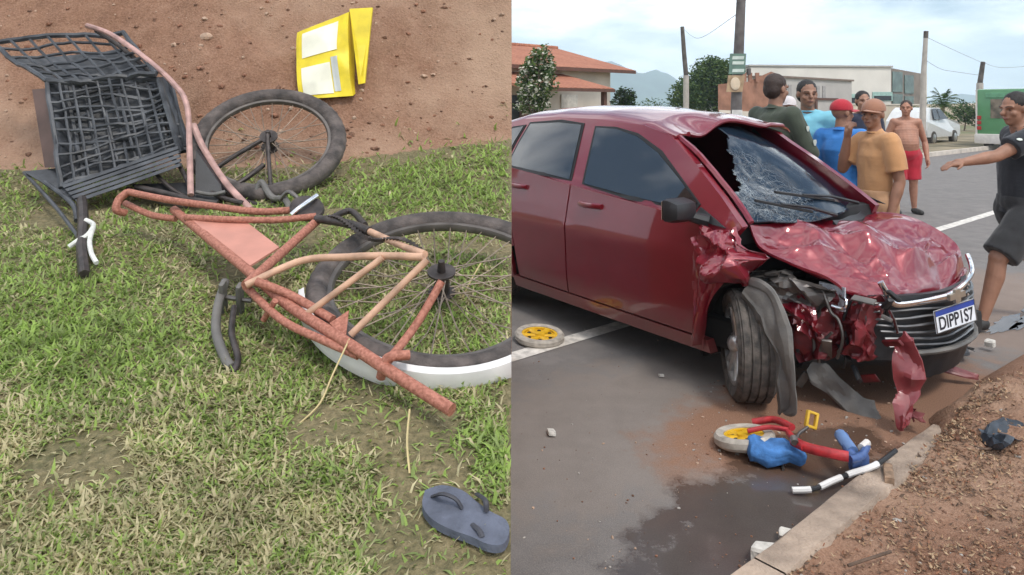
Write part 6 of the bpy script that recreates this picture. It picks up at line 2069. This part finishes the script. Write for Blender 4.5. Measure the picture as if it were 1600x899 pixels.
        for k in (-1, 1):
            pr.append(('c', hp(k * .008, .0515, .012), .0065 * h, hp(k * .029, .043, .012), .006 * h))   # brow
            pr.append(('e', hp(k * .0455, -.004, -.002), (.006 * h, .012 * h, .018 * h), HR))            # ear
            pr.append(('e', hp(k * .024, .036, -.016), (.014 * h, .012 * h, .012 * h), HR))              # cheek
        pr.append(('c', hp(-.012, .0495, -.0335), .0045 * h, hp(.012, .0495, -.0335), .0045 * h))
        o = blob('body', pr, [s.skin], s.root, voxel=.0075, smooth=4)
        mb = MB()
        for k in (-1, 1): mb.ell(hp(k * .0185, .0462, .000), (.0048 * h, .0030 * h, .0022 * h), HR, 8, 6)
        mb.build('eyes', M_EYE, o, smooth=True)
        mb = MB(); mb.ell(hp(0, .0515, -.0345), (.013 * h, .0045 * h, .0038 * h), HR, 8, 6); mb.build('mouth', M_LIP, o, smooth=True)
        s.bodyo = o
        return s
    def brows(s, m_):
        mb = MB(); h = s.H
        for k in (-1, 1): mb.tube([s.hp(k * .009, .0575, .013), s.hp(k * .022, .0555, .0165), s.hp(k * .032, .046, .0135)], .0014 * h, 5)
        mb.build('eyebrows', m_, s.bodyo, smooth=True)
    def hair(s, m_, low=0.0, back=True):
        h = s.H
        pr = [('e', s.hp(0, -.010, .026), (.0475 * h, .055 * h, .050 * h), s.HR), ('e', s.hp(0, -.028, .0), (.044 * h, .036 * h, .045 * h), s.HR)]
        blob('hair', pr, [m_], s.root, voxel=.008, smooth=2, wrinkle=.003, wfreq=60, cuts=[(s.hp(0, .030, .02), s.hf * .9 - s.hu * .35)])
        s.brows(m_)
    def cap(s, m_, fwd=1, brim=True):
        h = s.H
        c = blob('cap', [('e', s.hp(0, -.004, .024), (.052 * h, .062 * h, .054 * h), s.HR)], [m_], s.root, voxel=.009, smooth=2, cuts=[(s.hp(0, 0, .016), -s.hu)])
        if brim:
            mb = MB()
            def bf(a, b):
                t = R(-70 + 140 * a)
                rr_ = .050 + .030 * b * math.cos(t * .9)
                return s.hp(rr_ * math.sin(t) * .95, (.052 + .038 * b) * math.cos(t), .024 - .004 * b - .01 * abs(math.sin(t)))
            mb.grid(12, 4, bf, thick=s.hu * -.006)
            mb.build('brim', m_, c, smooth=True)
    def shirt(s, m_, fat=1.0, sleeve=.55, hem=.50, loose=1.0, long=False, name='shirt', cutneck=True, flare=0.0):
        h = s.H; R3 = s.rot(); e = .007 * loose
        pr = []
        bz, cz, pz = s.J['belly'][2], s.J['chest'][2], s.J['pelvis'][2]
        for k in range(20):
            z = hem - .02 + (.785 - hem + .02) * k / 19
            w_ = lerp_tab([(pz, .086 * fat ** .6), (bz, .083 * fat ** .6), (cz, .093 * fat ** .4), (.79, .082)], z) + e
            d_ = lerp_tab([(pz, .064 * fat), (bz, .064 * fat ** 1.25), (cz, .066 * fat ** .6), (.79, .05)], z) + e
            off_ = .016 * (fat - 1) * 3 * math.exp(-((z - bz) / .08) ** 2)
            c = s.p('pelvis').lerp(s.p('belly'), (z - pz) / (bz - pz)) if z < bz else s.p('belly').lerp(s.p('chest'), (z - bz) / (cz - bz))
            if z < pz: c = s.p('pelvis').copy()
            if z > cz: c = s.p('chest').copy()
            c.z = s.o.z + z * h
            pr.append(('e', c + s.f * off_ * h, (w_ * h, d_ * h, .042 * h), R3))
        pr.append(('c', s.p('chest') + Vector((0, 0, .055 * h)), .052 * h, s.p('neck') - Vector((0, 0, .012 * h)), (.036) * h))
        for q in 'RL':
            a, b, w = s.p('sh' + q), s.p('el' + q), s.p('wr' + q)
            pr.append(('c', s.p('chest').lerp(a, .35) + Vector((0, 0, .03 * h)), (.044 + e) * h, a, (.031 + e) * h))
            pr.append(('c', s.p('neck') - Vector((0, 0, .02 * h)), .033 * h, a, (.026 + e * .6) * h))
            if long:
                pr.append(('c', a, (.034 + e) * h, b, (.027 + e) * h)); pr.append(('k', b, (.028 + e) * h, b.lerp(w, .92), (.02 + e * .8) * h))
                pr.append(('e', b, ((.028 + e) * h,) * 3, None))
            else:
                pr.append(('k', a, (.034 + e) * h, a.lerp(b, sleeve), (.031 + e * 1.6 + .004) * h))
        cuts = [(s.o + Vector((0, 0, hem * h)), (0, 0, -1))]
        s.shirto = blob(name, pr, [m_], s.root, voxel=.0095, smooth=5, wrinkle=.008, wfreq=8, cuts=cuts)
        mb = MB()
        c = s.p('neck') - Vector((0, 0, .004 * h))
        mb.lathe([(.037 * h, -.006), (.042 * h, 0), (.037 * h, .008), (.034 * h, 0)], axes_mtx(c, (0, 0, 1)), 20)
        mb.build('collar', m_, s.shirto, smooth=True)
        return s
    def shorts(s, m_, leg=.8, fat=1.0, top=.57, loose=1.0, name='shorts'):
        h = s.H; R3 = s.rot(); e = .008 * loose
        pr = [('e', s.p('pelvis') + Vector((0, 0, .01 * h)), ((.09 * fat ** .5 + e) * h, (.068 * fat + e) * h, .085 * h), R3)]
        for q in 'RL':
            a, b, an = s.p('hip' + q), s.p('kn' + q), s.p('an' + q)
            if leg <= 1:
                pr.append(('c', a, (.06 * fat ** .5 + e) * h, a.lerp(b, .5), (.05 + e * 1.2) * h)); pr.append(('k', a.lerp(b, .3), (.055 + e) * h, a.lerp(b, leg), (.044 + e * 1.6) * h))
            else:
                pr.append(('c', a, (.06 * fat ** .5 + e) * h, b, (.04 + e) * h)); pr.append(('k', b, (.04 + e) * h, b.lerp(an, leg - 1), (.026 + e * 1.4) * h)); pr.append(('e', b, ((.04 + e) * h,) * 3, None))
        cuts = [(s.o + Vector((0, 0, top * h)), (0, 0, 1))]
        blob(name, pr, [m_], s.root, voxel=.0105, smooth=2, wrinkle=.006, wfreq=9, cuts=cuts)
        return s
    def shoes(s, m_):
        h = s.H
        for q in 'RL':
            b = s.p('an' + q); ft = s.P(s.J['an' + q][0] * 1.25, s.J['an' + q][1] + .10, max(.02, s.J['an' + q][2] - .025))
            blob('shoe', [('c', b - Vector((0, 0, .018 * h)), .027 * h, ft, .023 * h)], [m_], s.root, voxel=.01, smooth=1, cuts=[((0, 0, s.o.z + .001), (0, 0, -1))])
        return s

def cloth(name, col, var=.12): return mat(name, col, 0.9, var=var * .45, scale=9, bump=0.25, bscale=180, sheen=.2)
SK1, SK2, SK3, SK4 = skin('a', (0.27, 0.14, 0.09)), skin('b', (0.33, 0.175, 0.115)), skin('c', (0.30, 0.15, 0.095)), skin('d', (0.36, 0.17, 0.11))
HAIR = mat('black_hair', (0.014, 0.011, 0.01), 0.6, var=0.3, scale=60, bump=.5, bscale=200)
HAIR2 = mat('brown_hair', (0.035, 0.02, 0.015), 0.6, var=0.3, scale=60, bump=.5, bscale=200)
NAVY = cloth('navy_cloth', (0.02, 0.025, 0.05)); DARKCL = cloth('dark_trousers', (0.03, 0.03, 0.032)); SHOE = mat('shoe_dark', (0.03, 0.028, 0.026), 0.6)

# officer in dark green uniform, back to us, looking to the right
p = Person('officer in dark green uniform with yellow side panel, seen from behind', *px(1210, 300, 6.0).xy, 1.84, 28, SK1)
p.set(wrR=(.02, .17, .67), elR=(.16, .05, .64), palmR=(-1, 0, .2), wrL=(-.02, .19, .65), elL=(-.155, .06, .635))
p.body(1.12, .7, (.0, 1, 0)); p.hair(HAIR2)
UNI = cloth('green_uniform', (0.052, 0.065, 0.045), .2)
p.shirt(UNI, 1.12, long=True, hem=.49, name='uniform_jacket', loose=1.3); p.shorts(UNI, 1.9, 1.1, name='uniform_trousers'); p.shoes(SHOE)
h = p.H
mb = MB(); mb.grid(6, 8, lambda a, b: p.P(.0 + .075 * a, -.094 + .022 * a * a, .56 + .15 * b), thick=p.f * .02); mb.build('yellow_panel', cloth('yellow_cloth', (0.5, 0.4, 0.06), .3), p.shirto, smooth=True)
sh, el = p.p('shR'), p.p('elR')
for t_, s_, c_ in ((.35, .022, (0.55, 0.6, 0.55)), (.72, .024, (0.5, 0.55, 0.52))):
    c = sh.lerp(el, t_); dn = (p.r * .95 + p.f * .1).normalized()
    m0 = axes_mtx(c + dn * .044 * h, dn, (0, 0, 1)); mb = MB(); mb.prism([m0 @ Vector((s_ * x, s_ * y, 0)) for x, y in ((1, -.7), (1, .7), (.1, .9), (-1, .4), (-1, -.4), (.1, -.9))], dn * .005); mb.build('sleeve_patch', mat('patch_pale', c_, 0.7), p.shirto)

# man in light blue shirt facing the officer
p = Person('man in pale blue T-shirt with darker wavy stripes talking to the officer', *px(1262, 300, 6.35).xy, 1.80, 235, SK1)
p.set(wrR=(.10, .10, .56), elR=(.14, .0, .63))
p.body(1.05, .5, (-.6, 1, 0)); p.hair(HAIR)
def stripe_nodes(t, b):
    g = NT(t); pp = g.pos()
    w = g.n('ShaderNodeTexWave', wave_type='BANDS', bands_direction='DIAGONAL'); w.inputs['Scale'].default_value = 4.5; w.inputs['Distortion'].default_value = 6; w.inputs['Detail'].default_value = 2
    t.links.new(pp, w.inputs['Vector'])
    sep = g.n('ShaderNodeSeparateXYZ'); t.links.new(pp, sep.inputs[0])
    low = g.ramp(sep.outputs['Z'], [(0.0, 1.0), (1.0, 1.0)])
    lowm = g.ramp(g.math('SUBTRACT', 1.38, sep.outputs['Z']), [(0.0, 0.0), (0.12, 1.0)])
    c = g.mix(g.math('MULTIPLY', lowm, g.ramp(w.outputs['Fac'], [(.45, 0.0), (.6, .85)])), (0.22, 0.55, 0.68), (0.06, 0.30, 0.47))
    t.links.new(c, b.inputs['Base Color']); b.inputs['Roughness'].default_value = .9
p.shirt(node_mat('wavy_blue_cloth', stripe_nodes), 1.05, .6, .47, 1.4); p.shorts(NAVY, .95, 1.0); p.shoes(SHOE)

# someone in a white cap half hidden between the two
p = Person('person in white cap and dark top, half hidden behind the pale blue shirt', *px(1232, 260, 8.2).xy, 1.68, 250, SK2)
p.body(1.0); p.cap(cloth('white_cap', (0.6, 0.55, 0.55))); p.shirt(NAVY, 1.0); p.shorts(DARKCL, 1.9, name='trousers'); p.shoes(SHOE)

# man in bright blue polo and red cap
p = Person('man in bright blue polo shirt and red cap, turned away', *px(1314, 300, 6.0).xy, 1.62, 40, SK3)
p.set(wrR=(.135, .02, .49), palmR=(-1, .2, 0))
p.body(1.18, .5, (.5, 1, 0)); p.cap(cloth('red_cap', (0.42, 0.02, 0.035))); p.brows(HAIR)
p.shirt(cloth('blue_polo', (0.035, 0.20, 0.56), .2), 1.18, .8, .46, 1.6); p.shorts(NAVY, 1.0, 1.1); p.shoes(SHOE)

# dark haired man further back
p = Person('dark haired man in navy top standing behind the red cap', *px(1347, 250, 8.8).xy, 1.76, 262, SK2)
p.body(1.0); p.hair(HAIR); p.shirt(NAVY, 1.0, .7); p.shorts(DARKCL, 1.9, name='trousers'); p.shoes(SHOE)

# man in orange T-shirt, hand at his mouth
p = Person('man in orange T-shirt and cap with one hand raised to his mouth', *px(1368, 330, 5.4).xy, 1.615, 190, SK3)
p.set(elR=(.125, .085, .66), wrR=(.06, .105, .82), palmR=(-.2, -1, .2), wrL=(-.125, .02, .46), elL=(-.125, -.03, .62))
p.body(.95, {'R': .9, 'L': .35}, (-.45, 1, 0)); p.cap(cloth('tan_cap', (0.33, 0.16, 0.10))); p.brows(HAIR)
p.shirt(cloth('orange_tshirt', (0.56, 0.29, 0.13), .15), .95, .75, .45, 1.3); p.shorts(cloth('beige_shorts', (0.42, 0.24, 0.13)), 1.0, 1.1); p.shoes(SHOE)

# bare-chested man in red shorts
p = Person('bare-chested man in red shorts standing on the road', *px(1415, 333, 10.3).xy, 1.66, 262, SK4, group=None)
p.set(anL=(-.075, -.01, .045), anR=(.075, .0, .045), wrL=(-.155, .06, .48), elL=(-.165, -.02, .63), elR=(.165, -.03, .63), wrR=(.16, .05, .5))
p.body(1.5, .5, (.5, 1, .05)); p.hair(HAIR2)
p.shorts(cloth('red_shorts', (0.42, 0.012, 0.03), .1), .92, 1.45, .60, 1.6); p.shoes(SHOE)

# man in black, striding, arm held out to the left
p = Person('man in black T-shirt and dark shorts striding in with his arm held out', *px(1598, 330, 5.0).xy, 1.68, 186, SK3, group=None)
p.set(pelvis=(0, 0, .52), belly=(0, .0, .61), chest=(0, .0, .72), neck=(0, .01, .84), head=(0, .035, .915),
      shL=(-.1, .05, .80), elL=(-.10, .205, .725), wrL=(-.09, .345, .70), palmL=(0, -.2, -1), shR=(.1, -.03, .80), elR=(.15, -.13, .64), wrR=(.15, -.08, .5),
      hipL=(-.05, 0, .49), knL=(-.055, .16, .30), anL=(-.055, .23, .05), hipR=(.05, -.0, .49), knR=(.06, -.08, .29), anR=(.06, -.24, .08))
p.body(1.1, .3, (-.1, 1, -.08)); p.hair(HAIR)
BLK = cloth('black_tshirt', (0.016, 0.018, 0.024), .2)
p.shirt(BLK, 1.1, .62, .48, 1.3); p.shorts(cloth('charcoal_shorts', (0.024, 0.024, 0.026), .25), .95, 1.05, .55, 1.8); p.shoes(SHOE)
h = p.H
c = p.p('shL').lerp(p.p('elL'), .55); dn = (Vector((0, -.75, .66))).normalized()
m0 = axes_mtx(c + dn * .052 * h, dn, p.f); mb = MB(); mb.prism([m0 @ Vector((.016 * x, .011 * y, 0)) for x, y in ((1, -.8), (1.2, .2), (.3, 1), (-1, .8), (-1.2, -.4), (-.2, -1))], dn * .004); mb.build('sleeve_logo', mat('patch_pale', (0.55, 0.6, 0.55)), p.shirto)
for k, (a, b, w_) in enumerate(((-.02, .74, .05), (-.03, .715, .07), (-.015, .69, .045), (-.035, .76, .03))):
    q = p.P(a - .095, .02 + .02 * k, b)
    mb = MB(); mb.box(q + Vector((0, -.0, 0)), (.06 * w_ * 14, .01, .013), bev=.003); mb.build('shirt_print', mat('print_white', (0.6, 0.6, 0.6), 0.8), p.shirto)
